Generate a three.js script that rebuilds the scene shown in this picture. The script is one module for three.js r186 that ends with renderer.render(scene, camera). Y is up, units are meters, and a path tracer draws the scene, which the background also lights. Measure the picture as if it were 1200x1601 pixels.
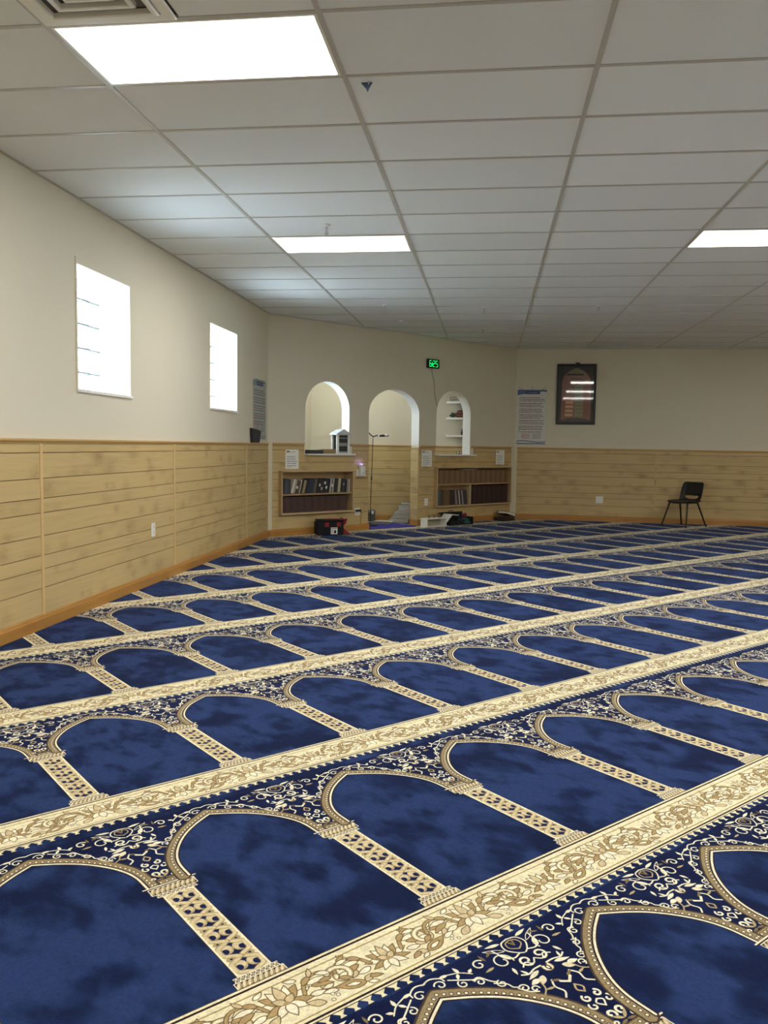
import * as THREE from 'three';
import { RoundedBoxGeometry } from 'three/addons/geometries/RoundedBoxGeometry.js';
import { mergeGeometries } from 'three/addons/utils/BufferGeometryUtils.js';
import { RectAreaLightUniformsLib } from 'three/addons/lights/RectAreaLightUniformsLib.js';
import { createNoise2D } from 'simplex-noise';

// ---------------------------------------------------------------- camera, sky, exposure
const scene = new THREE.Scene();
const EYE = 1.334, CEIL = 3.144;
const camera = new THREE.PerspectiveCamera(2 * Math.atan(800.5 / 1280.2) * 180 / Math.PI, 1200 / 1601, 0.05, 200);
camera.rotation.order = 'YXZ';
camera.position.set(0, EYE, 0);
camera.rotation.set(-0.0813, 0.1278, 0.0165);
scene.background = new THREE.Color(0.86, 0.94, 1.0);      // bright overcast sky
scene.backgroundIntensity = 24;
const renderer = new THREE.WebGLRenderer({ antialias: true });
renderer.toneMapping = THREE.LinearToneMapping;
renderer.toneMappingExposure = 1.0;
renderer.shadowMap.enabled = true;
RectAreaLightUniformsLib.init();
const PANEL = { color: new THREE.Color(1.0, 0.968, 0.915), intensity: 20, glow: 2.2 };

// ---------------------------------------------------------------- helpers
function rng(seed) { let s = seed >>> 0; return () => { s = (s + 0x6d2b79f5) | 0; let t = Math.imul(s ^ (s >>> 15), 1 | s); t = (t + Math.imul(t ^ (t >>> 7), 61 | t)) ^ t; return ((t ^ (t >>> 14)) >>> 0) / 4294967296; }; }
const taken = {};
function numbered(n) { if (taken[n] === undefined) { taken[n] = 0; return n; } taken[n]++; return n + '_' + String(taken[n]).padStart(3, '0'); }
function tag(o, label, category, group) { o.userData.label = label; o.userData.category = category; if (group) o.userData.group = group; return o; }
function thing(name, label, category, [x, y, z] = [0, 0, 0], turn = 0, group) {
  const o = new THREE.Group(); o.name = numbered(name); scene.add(o); o.position.set(x, y, z); o.rotation.y = turn;
  return tag(o, label, category, group);
}
function struct(name, [x, y, z] = [0, 0, 0], turn = 0) {
  const o = new THREE.Group(); o.name = name; scene.add(o); o.position.set(x, y, z); o.rotation.y = turn; o.userData.kind = 'structure'; return o;
}
function part(name, geo, mat, parent) {
  const g = Array.isArray(geo) ? mergeGeometries(geo.map((x) => { const y = x.index ? x.toNonIndexed() : x; for (const k of Object.keys(y.attributes)) if (!['position', 'normal', 'uv'].includes(k)) y.deleteAttribute(k); return y; })) : geo;
  const m = new THREE.Mesh(g, mat); m.name = name; parent.add(m); return m;
}
// boxes whose uv run in metres
function metric(g, ou = 0, ov = 0) {
  const p = g.attributes.position, n = g.attributes.normal, uv = new Float32Array(p.count * 2);
  for (let i = 0; i < p.count; i++) {
    const ax = Math.abs(n.getX(i)), ay = Math.abs(n.getY(i)), az = Math.abs(n.getZ(i)), x = p.getX(i), y = p.getY(i), z = p.getZ(i);
    const [u, v] = az >= ax && az >= ay ? [x, y] : ax >= ay ? [z, y] : [x, z];
    uv[i * 2] = u + ou; uv[i * 2 + 1] = v + ov;
  }
  g.setAttribute('uv', new THREE.BufferAttribute(uv, 2)); return g;
}
const bx = (w, h, d, x = 0, y = 0, z = 0) => metric(new THREE.BoxGeometry(w, h, d).translate(x, y, z));
const rb = (w, h, d, r, x = 0, y = 0, z = 0) => metric(new RoundedBoxGeometry(w, h, d, 2, Math.min(r, w / 2.01, h / 2.01, d / 2.01)).translate(x, y, z));
const cyl = (r0, r1, h, x = 0, y = 0, z = 0, n = 20) => new THREE.CylinderGeometry(r0, r1, h, n).translate(x, y, z);
function tube(pts, r, seg = 24, n = 8) { return new THREE.TubeGeometry(new THREE.CatmullRomCurve3(pts.map((p) => new THREE.Vector3(...p))), seg, r, n); }
function rod(a, b, r0, r1 = r0, n = 12) {
  const A = new THREE.Vector3(...a), B = new THREE.Vector3(...b), d = B.clone().sub(A), g = new THREE.CylinderGeometry(r1, r0, d.length(), n);
  g.applyQuaternion(new THREE.Quaternion().setFromUnitVectors(new THREE.Vector3(0, 1, 0), d.clone().normalize())); return g.translate(...A.add(B).multiplyScalar(0.5).toArray());
}
function ext(shape, depth, bevel = 0) {
  return new THREE.ExtrudeGeometry(shape, { depth: depth - 2 * bevel, bevelEnabled: bevel > 0, bevelSize: bevel, bevelThickness: bevel, bevelOffset: -bevel, bevelSegments: 2, curveSegments: 28 }).translate(0, 0, bevel);
}
const poly = (pts) => { const s = new THREE.Shape(); pts.forEach(([x, y], i) => (i ? s.lineTo(x, y) : s.moveTo(x, y))); s.closePath(); return s; };
const rectShape = (x0, y0, x1, y1) => poly([[x0, y0], [x1, y0], [x1, y1], [x0, y1]]);

// ---------------------------------------------------------------- textures
function canvasTex(w, h, draw, { srgb = true, repeat } = {}) {
  const c = document.createElement('canvas'); c.width = w; c.height = h; const ctx = c.getContext('2d'); draw(ctx, w, h);
  const t = new THREE.CanvasTexture(c); if (srgb) t.colorSpace = THREE.SRGBColorSpace; t.wrapS = t.wrapT = THREE.RepeatWrapping; if (repeat) t.repeat.set(...repeat); return t;
}
// tileable value noise, n cells across
function tileNoise(seed) {
  const r = rng(seed), N = 256, g = new Float32Array(N * N); for (let i = 0; i < g.length; i++) g[i] = r();
  return (x, y, nx, ny) => {
    const xi = Math.floor(x), yi = Math.floor(y), fx = x - xi, fy = y - yi, sx = fx * fx * (3 - 2 * fx), sy = fy * fy * (3 - 2 * fy);
    const at = (a, b) => g[(((b % ny) + ny) % ny) * N + (((a % nx) + nx) % nx)];
    const p = at(xi, yi), q = at(xi + 1, yi), s = at(xi, yi + 1), t = at(xi + 1, yi + 1);
    return p + (q - p) * sx + (s - p) * sy + (p - q - s + t) * sx * sy;
  };
}
function perPixel(ctx, w, h, f) {
  const im = ctx.getImageData(0, 0, w, h), d = im.data, o = [0, 0, 0];
  for (let y = 0, i = 0; y < h; y++) for (let x = 0; x < w; x++, i += 4) { o[0] = d[i]; o[1] = d[i + 1]; o[2] = d[i + 2]; f(x, y, o); d[i] = o[0]; d[i + 1] = o[1]; d[i + 2] = o[2]; d[i + 3] = 255; }
  ctx.putImageData(im, 0, 0);
}
const grainMap = (seed, w, cells, lo, hi) => canvasTex(w, w, (c) => { const n = tileNoise(seed); perPixel(c, w, w, (x, y, o) => { const a = n(x / w * cells, y / w * cells, cells, cells), b = n(x / w * cells * 0.37 | 0, y / w * 8, 97, 8); o[0] = o[1] = o[2] = lo + (hi - lo) * (a * 0.85 + b * 0.15); }); }, { srgb: false });
const fineGrain = grainMap(5, 512, 230, 60, 200);

// ---------------------------------------------------------------- materials
const std = (color, rough = 0.7, more = {}) => new THREE.MeshStandardMaterial({ color, roughness: rough, ...more });
function paint(color, rough = 0.85, bump = 0.0006) { const b = fineGrain.clone(); b.repeat.set(2.2, 2.2); return std(color, rough, { bumpMap: b, bumpScale: bump }); }
function woodTex(seed, base, dark, knots) {
  return canvasTex(1024, 512, (c, w, h) => {
    c.fillStyle = base; c.fillRect(0, 0, w, h);
    const n = tileNoise(seed), r = rng(seed * 7 + 1);
    const kn = []; for (let i = 0; i < knots; i++) kn.push([r() * w, r() * h, 12 + r() * 20, 0.7 + r() * 0.8]);
    const dc = new THREE.Color(dark).convertLinearToSRGB();
    perPixel(c, w, h, (x, y, o) => {
      let a = 0.55 * n(x / w * 6, y / h * 60, 6, 60) + 0.3 * n(x / w * 20, y / h * 160, 20, 160) + 0.35 * n(x / w * 5, y / h * 5, 5, 5) - 0.6;
      let k = 0;
      for (const [kx, ky, kr, ks] of kn) { let dx = Math.abs(x - kx), dy = Math.abs(y - ky); dx = Math.min(dx, w - dx); dy = Math.min(dy, h - dy); const q = (dx * dx * 0.45 + dy * dy) / (kr * kr); if (q < 5) k += ks * Math.exp(-q) * (0.55 + 0.6 * n(x / w * 128, y / h * 90, 128, 90)); }
      const m = Math.min(1, Math.max(0, a * 0.16 + k * 0.29)), l = 1 - a * 0.07;
      o[0] = (o[0] * (1 - m) + dc.r * 255 * m) * l; o[1] = (o[1] * (1 - m) + dc.g * 255 * m) * l; o[2] = (o[2] * (1 - m) + dc.b * 255 * m) * l;
    });
  }, { repeat: [1 / 2.4, 1 / 1.2] });
}
const plankTex = woodTex(21, '#c7ad79', '#8d7049', 40), trimTex = woodTex(33, '#ae7d3c', '#8a5c26', 6);
const M = {
  wall: paint('#dcd5c1'), white: paint('#efeee8', 0.6, 0.0003), strip: paint('#dbd1b6', 0.7),
  plank: std('#ffffff', 0.55, { map: plankTex }), groove: std('#5d452a', 0.9), batten: std('#d8b882', 0.6, { map: woodTex(44, '#ffffff', '#e6d4b4', 3) }),
  cap: std('#cdaa70', 0.5, { map: woodTex(45, '#ffffff', '#d8c094', 4) }), base: std('#ffffff', 0.42, { map: trimTex }), shelf: std('#ffffff', 0.55, { map: woodTex(51, '#b3966a', '#80643e', 10) }),
  shelfLight: std('#ffffff', 0.55, { map: woodTex(52, '#cbb389', '#a98c60', 6) }),
  tile: paint('#e8ebec', 0.95, 0.0012), tee: std('#bdbab4', 0.36), slab: std('#9a958a', 0.9), plastic: std('#eceae2', 0.35), black: std('#141416', 0.5), blackFabric: paint('#17171b', 0.9, 0.001),
  redFabric: paint('#8a1f28', 0.85, 0.001), steel: std('#b9bbbd', 0.3, { metalness: 0.9 }), darkSteel: std('#2a2523', 0.35, { metalness: 0.6 }), paper: std('#eceae0', 0.8), glow: new THREE.MeshStandardMaterial({ color: '#ffffff', emissive: PANEL.color, emissiveIntensity: PANEL.glow, roughness: 0.6 }),
  glass: new THREE.MeshPhysicalMaterial({ color: '#f4fbff', roughness: 0.1, transmission: 1, thickness: 0, ior: 1.45 }), mortar: std('#777b78', 0.85), tape: std('#d9d5c4', 0.3),
};

// ---------------------------------------------------------------- the plan (x to the right, z forward from the camera, both in metres)
const XL = -3.1296, ZC = 11.3235, X2 = 0.4335, Z2 = 15.4771, XR = 7.6, ZB = -2.6, SKEW = 0.0282;
const TH = Math.atan2(Z2 - ZC, X2 - XL), TX = Math.cos(TH), TZ = Math.sin(TH), LD = Math.hypot(X2 - XL, Z2 - ZC);
const ZR = Z2 - SKEW * (XR - X2);
const D = (a, y, n) => [XL + a * TX + n * TZ, y, -(ZC + a * TZ - n * TX)];     // a point on the slanted wall: along it, up, out into the room
const Lw = (z, y, n) => [XL + n, y, -z];
const Fw = (a, y, n) => [X2 + a * Math.cos(SKEW) + n * Math.sin(-SKEW), y, -Z2 + a * SKEW + n];
const ROOM = [[XL, ZB], [XR, ZB], [XR, ZR], [X2, Z2], [XL, ZC]];
const WHOLE = [[XL, ZB], [XR, ZB], [XR, ZR], [X2, Z2], [XL, Z2]];
const NICHE = [[XL, ZC], [X2, Z2], [XL, Z2]];
function clip(pts, conv) {                                            // Sutherland-Hodgman, conv counter-clockwise seen with z up the page
  for (let i = 0; i < conv.length && pts.length; i++) {
    const [ax, az] = conv[i], [bx_, bz] = conv[(i + 1) % conv.length], side = ([x, z]) => (bx_ - ax) * (z - az) - (bz - az) * (x - ax), out = [];
    for (let k = 0; k < pts.length; k++) {
      const p = pts[k], q = pts[(k + 1) % pts.length], sp = side(p), sq = side(q);
      if (sp >= -1e-9) out.push(p);
      if ((sp > 1e-9 && sq < -1e-9) || (sp < -1e-9 && sq > 1e-9)) { const t = sp / (sp - sq); out.push([p[0] + (q[0] - p[0]) * t, p[1] + (q[1] - p[1]) * t]); }
    }
    pts = out;
  }
  return pts;
}
// a flat prism over a plan polygon between two heights
function prism(pts, y0, y1, uvOf = (x, z) => [x, z]) {
  const pos = [], nor = [], uv = [], put = (x, y, z, n) => { pos.push(x, y, -z); nor.push(...n); uv.push(...uvOf(x, z)); };
  const tri = (ps, y, n, flip) => { for (let i = 1; i < ps.length - 1; i++) { const t = [ps[0], ps[i], ps[i + 1]]; if (flip) t.reverse(); for (const [x, z] of t) put(x, y, z, n); } };
  tri(pts, y1, [0, 1, 0], false); tri(pts, y0, [0, -1, 0], true);
  pts.forEach((a, i) => { const b = pts[(i + 1) % pts.length], dx = b[0] - a[0], dz = b[1] - a[1], l = Math.hypot(dx, dz) || 1, n = [dz / l, 0, dx / l]; for (const [p, y] of [[a, y0], [b, y0], [b, y1], [a, y0], [b, y1], [a, y1]]) put(p[0], y, p[1], n); });
  const g = new THREE.BufferGeometry(); g.setAttribute('position', new THREE.Float32BufferAttribute(pos, 3)); g.setAttribute('normal', new THREE.Float32BufferAttribute(nor, 3)); g.setAttribute('uv', new THREE.Float32BufferAttribute(uv, 2)); return g;
}

// ---------------------------------------------------------------- carpet: the woven pattern
const P = 0.6087, CT = 0.797935, S0 = 0.68257, T0 = 1.36908, R0 = -0.226, LT = 1.326, CELLS = 3;
function catmull(pts, n = 10) { return new THREE.CatmullRomCurve3(pts.map(([x, y]) => new THREE.Vector3(x, y, 0)), false, 'catmullrom', 0.5).getPoints(pts.length * n).map((v) => [v.x, v.y]); }
function carpetCanvas(seed) {
  const W = 2048, S = W / (CELLS * P), H = Math.round(LT * S);
  return canvasTex(W, H, (c) => {
    const n1 = tileNoise(seed), n2 = tileNoise(seed + 9), col = { cream: '#ece1bd', pale: '#f8efd0', tan: '#c0aa7c', brown: '#83704c', dark: '#2a1c22', ink: '#6a5532', band: '#998763', navy: '#0a143a' };
    // pile: the nap lies in brushed patches
    c.fillStyle = '#000'; c.fillRect(0, 0, W, H);
    perPixel(c, W, H, (x, y, o) => {
      const u = x / W, v = y / H, wob = n2(u * 9, v * 7, 9, 7) * 0.5, g = n1(u * 9 + wob * 1.5, v * 9 + wob, 9, 9) * 0.40 + n2(u * 25 + wob * 2, v * 14 + wob, 25, 14) * 0.34 + n1(u * 64 + wob * 2, v * 30, 64, 30) * 0.18 + n2(u * 150, v * 50, 150, 50) * 0.08;
      let m = (g - 0.31) / 0.34; m = m < 0 ? 0 : m > 1 ? 1 : m; m = m * m * (3 - 2 * m);
      o[0] = 13 + 25 * m; o[1] = 27 + 30 * m; o[2] = 64 + 38 * m;
    });
    const X = (u, cell) => (u + cell) * P;                      // u from the apex line
    c.setTransform(S, 0, 0, -S, 0, H + R0 * S); c.lineJoin = c.lineCap = 'round';
    const line = (pts, w, s) => { c.strokeStyle = s; c.lineWidth = w; c.beginPath(); pts.forEach(([x, y], i) => (i ? c.lineTo(x, y) : c.moveTo(x, y))); c.stroke(); };
    const fill = (pts, s, out, w = 0.0026) => { c.fillStyle = s; c.beginPath(); pts.forEach(([x, y], i) => (i ? c.lineTo(x, y) : c.moveTo(x, y))); c.closePath(); c.fill(); if (out) { c.strokeStyle = out; c.lineWidth = w; c.stroke(); } };
    const oval = (x, y, a, b, s, t = 0) => { c.fillStyle = s; c.beginPath(); c.ellipse(x, y, a, b, t, 0, 7); c.fill(); };
    const leaf = (x, y, ang, len, wid, s, out, bend = 0) => {
      const L = [], R = []; for (let i = 0; i <= 10; i++) { const t = i / 10, w = Math.sin(Math.PI * Math.pow(t, 0.8)) * wid / 2, a = ang + bend * t, px = x + Math.cos(ang + bend * t / 2) * len * t, py = y + Math.sin(ang + bend * t / 2) * len * t; L.push([px - Math.sin(a) * w, py + Math.cos(a) * w]); R.unshift([px + Math.sin(a) * w, py - Math.cos(a) * w]); }
      fill([...L, ...R], s, out);
    };
    const spiral = (x, y, r, a0, turns, w, s, shrink = 0.25) => { const p = []; for (let i = 0; i <= 36; i++) { const t = i / 36, a = a0 + turns * 6.283 * t, q = r * (1 - (1 - shrink) * t); p.push([x + Math.cos(a) * q, y + Math.sin(a) * q]); } line(p, w, s); };
    const innerH = [[0, 0.925], [0.05, 0.908], [0.12, 0.882], [0.205, 0.842], [0.285, 0.788], [0.35, 0.724], [0.383, 0.66], [0.39, 0.58]];
    const outerH = [[0, 0.966], [0.055, 0.945], [0.125, 0.917], [0.2, 0.882], [0.3, 0.822], [0.39, 0.748], [0.437, 0.672], [0.45, 0.585]];
    for (let k = -1; k <= CELLS; k++) {
      const both = (f) => { for (const s of [1, -1]) f((u) => X(u * s, k), s); };
      // dark ground between the arches (mirrored about the column line, which lies at u = +-0.5)
      const oc = catmull(outerH), ic = catmull(innerH);
      for (const s of [1, -1]) { const p = oc.map(([u, r]) => [X(s * u, k), r]); c.globalAlpha = 0.72; fill([...p, [X(s * 0.5, k), 0.58], [X(s * 0.5, k), 1.01], [X(0, k), 1.01]], col.navy); c.globalAlpha = 1; }
    }
    for (let k = -1; k <= CELLS; k++) {
      const oc = catmull(outerH), ic = catmull(innerH), mid = oc.map((p, i) => [(p[0] + ic[i][0]) / 2, (p[1] + ic[i][1]) / 2]);
      const full = (q) => [...q.slice().reverse().map(([u, r]) => [X(-u, k), r]), ...q.slice(1).map(([u, r]) => [X(u, k), r])];
      // tan bar over the capital
      line([[X(0.40, k), 0.59], [X(0.60, k), 0.59]], 0.027, col.ink); line([[X(0.40, k), 0.59], [X(0.60, k), 0.59]], 0.02, col.band);
      line(full(mid), 0.045, '#4a3c34'); line(full(mid), 0.033, col.band); line(full(ic), 0.016, col.dark); line(full(ic), 0.0075, col.pale);
      const walk = (pts, step, f) => { let acc = step / 2; for (let i = 1; i < pts.length; i++) { let [x, y] = pts[i - 1]; const dx = pts[i][0] - x, dy = pts[i][1] - y, l = Math.hypot(dx, dy); let at = 0; while (acc <= l - at) { at += acc; f(x + dx * at / l, y + dy * at / l, Math.atan2(dy, dx)); acc = step; } acc -= l - at; } };
      walk(full(mid), 0.0185, (x, y) => { oval(x, y, 0.006, 0.006, col.dark); oval(x, y, 0.0042, 0.0042, col.pale); });
      walk([[X(0.42, k), 0.589], [X(0.58, k), 0.589]], 0.0185, (x, y) => { oval(x, y, 0.0055, 0.0055, col.dark); oval(x, y, 0.0038, 0.0038, col.pale); });
      // ------ arabesque around the column line
      const A = (k + 0.5) * P, cw = 0.0047;
      for (const s of [1, -1]) {
        const q = (u, r) => [A + s * u * P, r], ln = (pts, w = cw, cc = col.pale) => line(catmull(pts.map(([u, r]) => q(u, r)), 6), w, cc), lf = (u, r, a, l, w, cc, out, b = 0) => leaf(...q(u, r), s > 0 ? a : Math.PI - a, l, w, cc, out, s * b), sp = (u, r, rad, a0, t, w = cw, cc = col.pale, sh = 0.3) => spiral(...q(u, r), rad, s > 0 ? a0 : Math.PI - a0, s * t, w, cc, sh);
        ln([[0, 1.0], [0.045, 0.992], [0.06, 0.965], [0.03, 0.94], [0.005, 0.93]]); ln([[0, 0.992], [0.03, 0.985], [0.035, 0.965], [0.0, 0.95]], 0.004, col.tan); ln([[0.012, 0.985], [0.0, 0.97]], 0.007, col.brown);
        lf(0.07, 0.965, 0.55, 0.06, 0.012, col.navy, col.pale); ln([[0.03, 0.935], [0.07, 0.93], [0.10, 0.95], [0.115, 0.985]], 0.005); lf(0.05, 0.995, 0.2, 0.05, 0.012, col.pale);
        sp(0.128, 0.938, 0.031, 3.6, -1.15); lf(0.085, 0.93, 1.1, 0.04, 0.012, col.pale); lf(0.185, 0.935, -0.1, 0.035, 0.009, col.tan); lf(0.128, 0.905, -1.3, 0.03, 0.01, col.pale);
        sp(0.225, 0.965, 0.019, 2.6, -1.05, 0.0052); lf(0.185, 0.965, 1.5, 0.03, 0.008, col.brown); lf(0.165, 0.975, 2.7, 0.035, 0.008, col.brown);
        ln([[0.29, 0.95], [0.33, 0.972], [0.385, 0.985]], 0.004); lf(0.33, 0.972, 1.5, 0.026, 0.011, col.pale); lf(0.34, 0.972, -0.9, 0.024, 0.01, col.pale); lf(0.38, 0.984, 0.1, 0.03, 0.011, col.pale); lf(0.30, 0.956, 2.6, 0.022, 0.01, col.pale);
        // running scroll that follows the arch
        ln([[0.505, 0.992], [0.46, 0.998], [0.42, 0.985], [0.415, 0.972]]); sp(0.445, 0.965, 0.017, 0.4, 0.95); ln([[0.40, 0.968], [0.37, 0.955], [0.335, 0.94], [0.31, 0.93]]); sp(0.365, 0.935, 0.014, 1.2, -1.0); sp(0.30, 0.915, 0.014, 0.8, 1.1); ln([[0.318, 0.93], [0.285, 0.93], [0.265, 0.905], [0.245, 0.89]]); sp(0.235, 0.878, 0.014, 1.6, -1.1); ln([[0.26, 0.89], [0.222, 0.87], [0.215, 0.852], [0.195, 0.842]]); sp(0.182, 0.832, 0.014, 0.9, 1.1); ln([[0.205, 0.84], [0.18, 0.815], [0.15, 0.802]]); sp(0.15, 0.814, 0.012, 3.4, -0.9);
        // centre blossom
        sp(0.042, 0.905, 0.021, 4.6, 0.95, 0.007); ln([[0.0, 0.9], [0.03, 0.885], [0.055, 0.9], [0.085, 0.89]]); lf(0.0, 0.838, 1.15, 0.032, 0.02, col.pale, col.brown); ln([[0.02, 0.868], [0.06, 0.868], [0.10, 0.862], [0.13, 0.87]], 0.0055); lf(0.10, 0.862, 1.2, 0.025, 0.008, col.pale); lf(0.05, 0.858, -0.25, 0.05, 0.014, col.pale); lf(0.09, 0.835, -0.2, 0.035, 0.017, col.pale); lf(0.06, 0.838, -0.7, 0.04, 0.02, col.cream); ln([[0.1, 0.825], [0.115, 0.8], [0.145, 0.785]], 0.0045, col.tan);
        ln([[0.055, 0.812], [0.075, 0.79], [0.065, 0.765], [0.09, 0.748]], 0.0055); lf(0.075, 0.79, 0.2, 0.03, 0.008, col.tan); lf(0.02, 0.8, 0.4, 0.03, 0.009, col.brown); ln([[0, 0.782], [0.03, 0.796]], 0.008); ln([[0, 0.735], [0.018, 0.75], [0.0, 0.768]], 0.0055, col.tan);
        sp(0.03, 0.715, 0.013, 1.2, -0.95, 0.0065); sp(0.045, 0.686, 0.013, 1.0, -0.8, 0.006); ln([[0.0, 0.70], [0.02, 0.69], [0.0, 0.672]], 0.005); sp(0.028, 0.645, 0.014, 3.9, -0.75, 0.0075); lf(0.0, 0.618, 0.7, 0.035, 0.01, col.tan); lf(0.0, 0.612, -0.2, 0.03, 0.009, col.brown); sp(0.05, 0.617, 0.008, 0, 0.7, 0.005);
      }
      oval(A, 0.852, 0.007, 0.011, col.dark); oval(A, 0.852, 0.004, 0.006, col.pale);
      // ------ column: shaft
      const hw = 0.0505; fill([[A - hw, 0.045], [A + hw, 0.045], [A + hw, 0.53], [A - hw, 0.53]], col.cream, '#3a2c22', 0.003);
      const n = 6, pitch = (0.515 - 0.05) / n;
      for (let i = 0; i < n; i++) {
        const r = 0.05 + pitch * (i + 0.5), e = pitch / 2, link = (s) => catmull([[A, r - e], [A + s * 0.017, r - e * 0.72], [A + s * 0.037, r - e * 0.42], [A + s * 0.037, r + e * 0.42], [A + s * 0.017, r + e * 0.72], [A, r + e]], 5);
        fill([...link(1), ...link(-1).reverse()], '#16204a');
        for (const s of [1, -1]) {
          oval(A + s * 0.0175, r + 0.004, 0.0175, 0.0205, col.tan); oval(A + s * 0.019, r + 0.007, 0.0155, 0.0165, '#dac9a0'); oval(A + s * 0.0245, r - 0.003, 0.0098, 0.0112, '#16204a');
          const tri = [[A + s * 0.013, r + e], [A + s * 0.029, r + e - 0.010], [A + s * 0.037, r + e], [A + s * 0.029, r + e + 0.010]]; if (i < n - 1) fill(tri, '#16204a', '#b5a276', 0.0085);
        }
        for (const s of [1, -1]) { line(link(s), 0.0165, '#a6926a'); line(link(s), 0.0115, '#dbca9f'); }
      }
      for (const s of [1, -1]) line([[A + s * 0.0465, 0.05], [A + s * 0.0465, 0.52]], 0.006, col.pale);
      // capital and base: rope, lace, bar
      const rope = (r0, r1, half, slant) => {
        fill([[A - half, r0], [A + half, r0], [A + half, r1], [A - half, r1]], col.dark);
        const m = 9; for (let i = 0; i < m; i++) { const x = A - half + (i + 0.5) * 2 * half / m; oval(x, (r0 + r1) / 2, half / m * 0.95, (r1 - r0) * 0.56, '#a8946c', slant); oval(x - 0.001, (r0 + r1) / 2 + 0.002, half / m * 0.5, (r1 - r0) * 0.42, '#e3d6b2', slant); }
        c.strokeStyle = col.pale; c.lineWidth = 0.003; c.strokeRect(A - half, r0, 2 * half, r1 - r0);
      };
      const lace = (r0, r1, half) => { fill([[A - half, r0], [A + half, r0], [A + half, r1], [A - half, r1]], '#18193a'); const z = []; for (let i = 0; i <= 18; i++) z.push([A - half + i * half / 9, i % 2 ? r1 - 0.003 : r0 + 0.003]); line(z, 0.0035, col.pale); line(z.map(([x, y]) => [x, r0 + r1 - y]), 0.003, '#b8a57c'); line([[A - half, r0], [A + half, r0]], 0.0035, col.pale); line([[A - half, r1], [A + half, r1]], 0.003, col.pale); };
      lace(0.034, 0.052, 0.063); rope(0.004, 0.034, 0.07, -0.5); lace(0.513, 0.53, 0.062); rope(0.53, 0.566, 0.072, -0.5);
      line([[A - 0.083, 0.573], [A + 0.083, 0.573]], 0.008, col.dark); line([[A - 0.083, 0.575], [A + 0.083, 0.575]], 0.0055, col.pale);
    }
    // ------ border: cream ground, lines, flowers
    const WW = CELLS * P; fill([[-1, -0.2], [WW + 1, -0.2], [WW + 1, 0.009], [-1, 0.009]], '#efe5c0');
    for (const [r, w, s] of [[-0.199, 0.003, col.dark], [-0.1885, 0.0064, '#2a1a14'], [-0.174, 0.0042, '#a8925f'], [-0.027, 0.0042, '#a8925f'], [-0.0035, 0.0068, '#2a1a14'], [0.009, 0.0025, '#4a3a2a']]) line([[-1, r], [WW + 1, r]], w, s);
    const tri = P / 15; for (let i = -1; i < CELLS * 15 + 1; i++) { const x = (i + 0.5) * tri; fill([[x - tri * 0.43, -0.2], [x + tri * 0.43, -0.2], [x + tri * 0.1, -0.213], [x + tri * 0.22, -0.223], [x - tri * 0.22, -0.223], [x - tri * 0.1, -0.213]], '#f0e4bd'); }
    const ink = '#6d5c3e', t1 = '#b4996a', t2 = '#f7efd3', t3 = '#d6c398';
    for (let k = -1; k <= CELLS; k++) {
      const fx = k * P, gx = (k + 0.5) * P;
      for (const [cx, cy, sc] of [[fx, -0.112, 1.12], [gx, -0.102, 1.28]]) {      // lotus flowers
        for (const [a, l, w, f] of [[0.25, 0.062, 0.022, t2], [2.9, 0.062, 0.022, t2], [-0.25, 0.056, 0.02, t1], [3.4, 0.056, 0.02, t1], [-0.7, 0.046, 0.02, t2], [3.84, 0.046, 0.02, t2], [-1.57, 0.04, 0.022, t2], [0.75, 0.056, 0.024, t1], [2.39, 0.056, 0.024, t1], [1.15, 0.052, 0.022, t2], [1.99, 0.052, 0.022, t2], [1.57, 0.056, 0.022, t3]]) leaf(cx, cy, a, l * sc, w * sc, f, ink);
        for (const s of [1, -1]) leaf(cx, cy, 1.57 - s * 0.9, 0.03 * sc, 0.018 * sc, t3, ink);
        oval(cx, cy, 0.008, 0.007, t1);
      }
      for (const s of [1, -1]) {
        for (const [bx0, dir] of [[fx, s], [gx, s]]) {
          const q = (dx, r) => [bx0 + dir * dx * P, r], ln = (pts, w, cc) => line(catmull(pts.map(([u, r]) => q(u, r)), 6), w, cc), lf = (u, r, a, l, w, f, b = 0) => leaf(...q(u, r), dir > 0 ? a : Math.PI - a, l, w, f, ink, dir * b);
          const vine = [[0.085, -0.1], [0.11, -0.07], [0.15, -0.052], [0.2, -0.05], [0.235, -0.066], [0.25, -0.092]]; ln(vine, 0.0125, ink); ln(vine, 0.0078, t1);
          lf(0.105, -0.072, 0.9, 0.045, 0.018, t1, -0.7); lf(0.12, -0.075, 0.25, 0.06, 0.02, t2, -0.5); lf(0.13, -0.085, -0.15, 0.06, 0.02, t1, -0.4); lf(0.15, -0.052, 0.8, 0.035, 0.014, t3, 0.5); lf(0.1, -0.11, -0.4, 0.045, 0.02, t2, 0.5); lf(0.16, -0.1, -0.9, 0.035, 0.016, t3, 0.4);
        }
        const q = (dx, r) => [fx + s * dx * P, r], lf = (u, r, a, l, w, f, b = 0) => leaf(...q(u, r), s > 0 ? a : Math.PI - a, l, w, f, ink, s * b);
        for (const [w, f] of [[0.019, ink], [0.0135, t3], [0.006, t2]]) spiral(...q(0.23, -0.092), 0.036, s > 0 ? 0.6 : Math.PI - 0.6, s * 0.95, w, f, 0.35);
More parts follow.
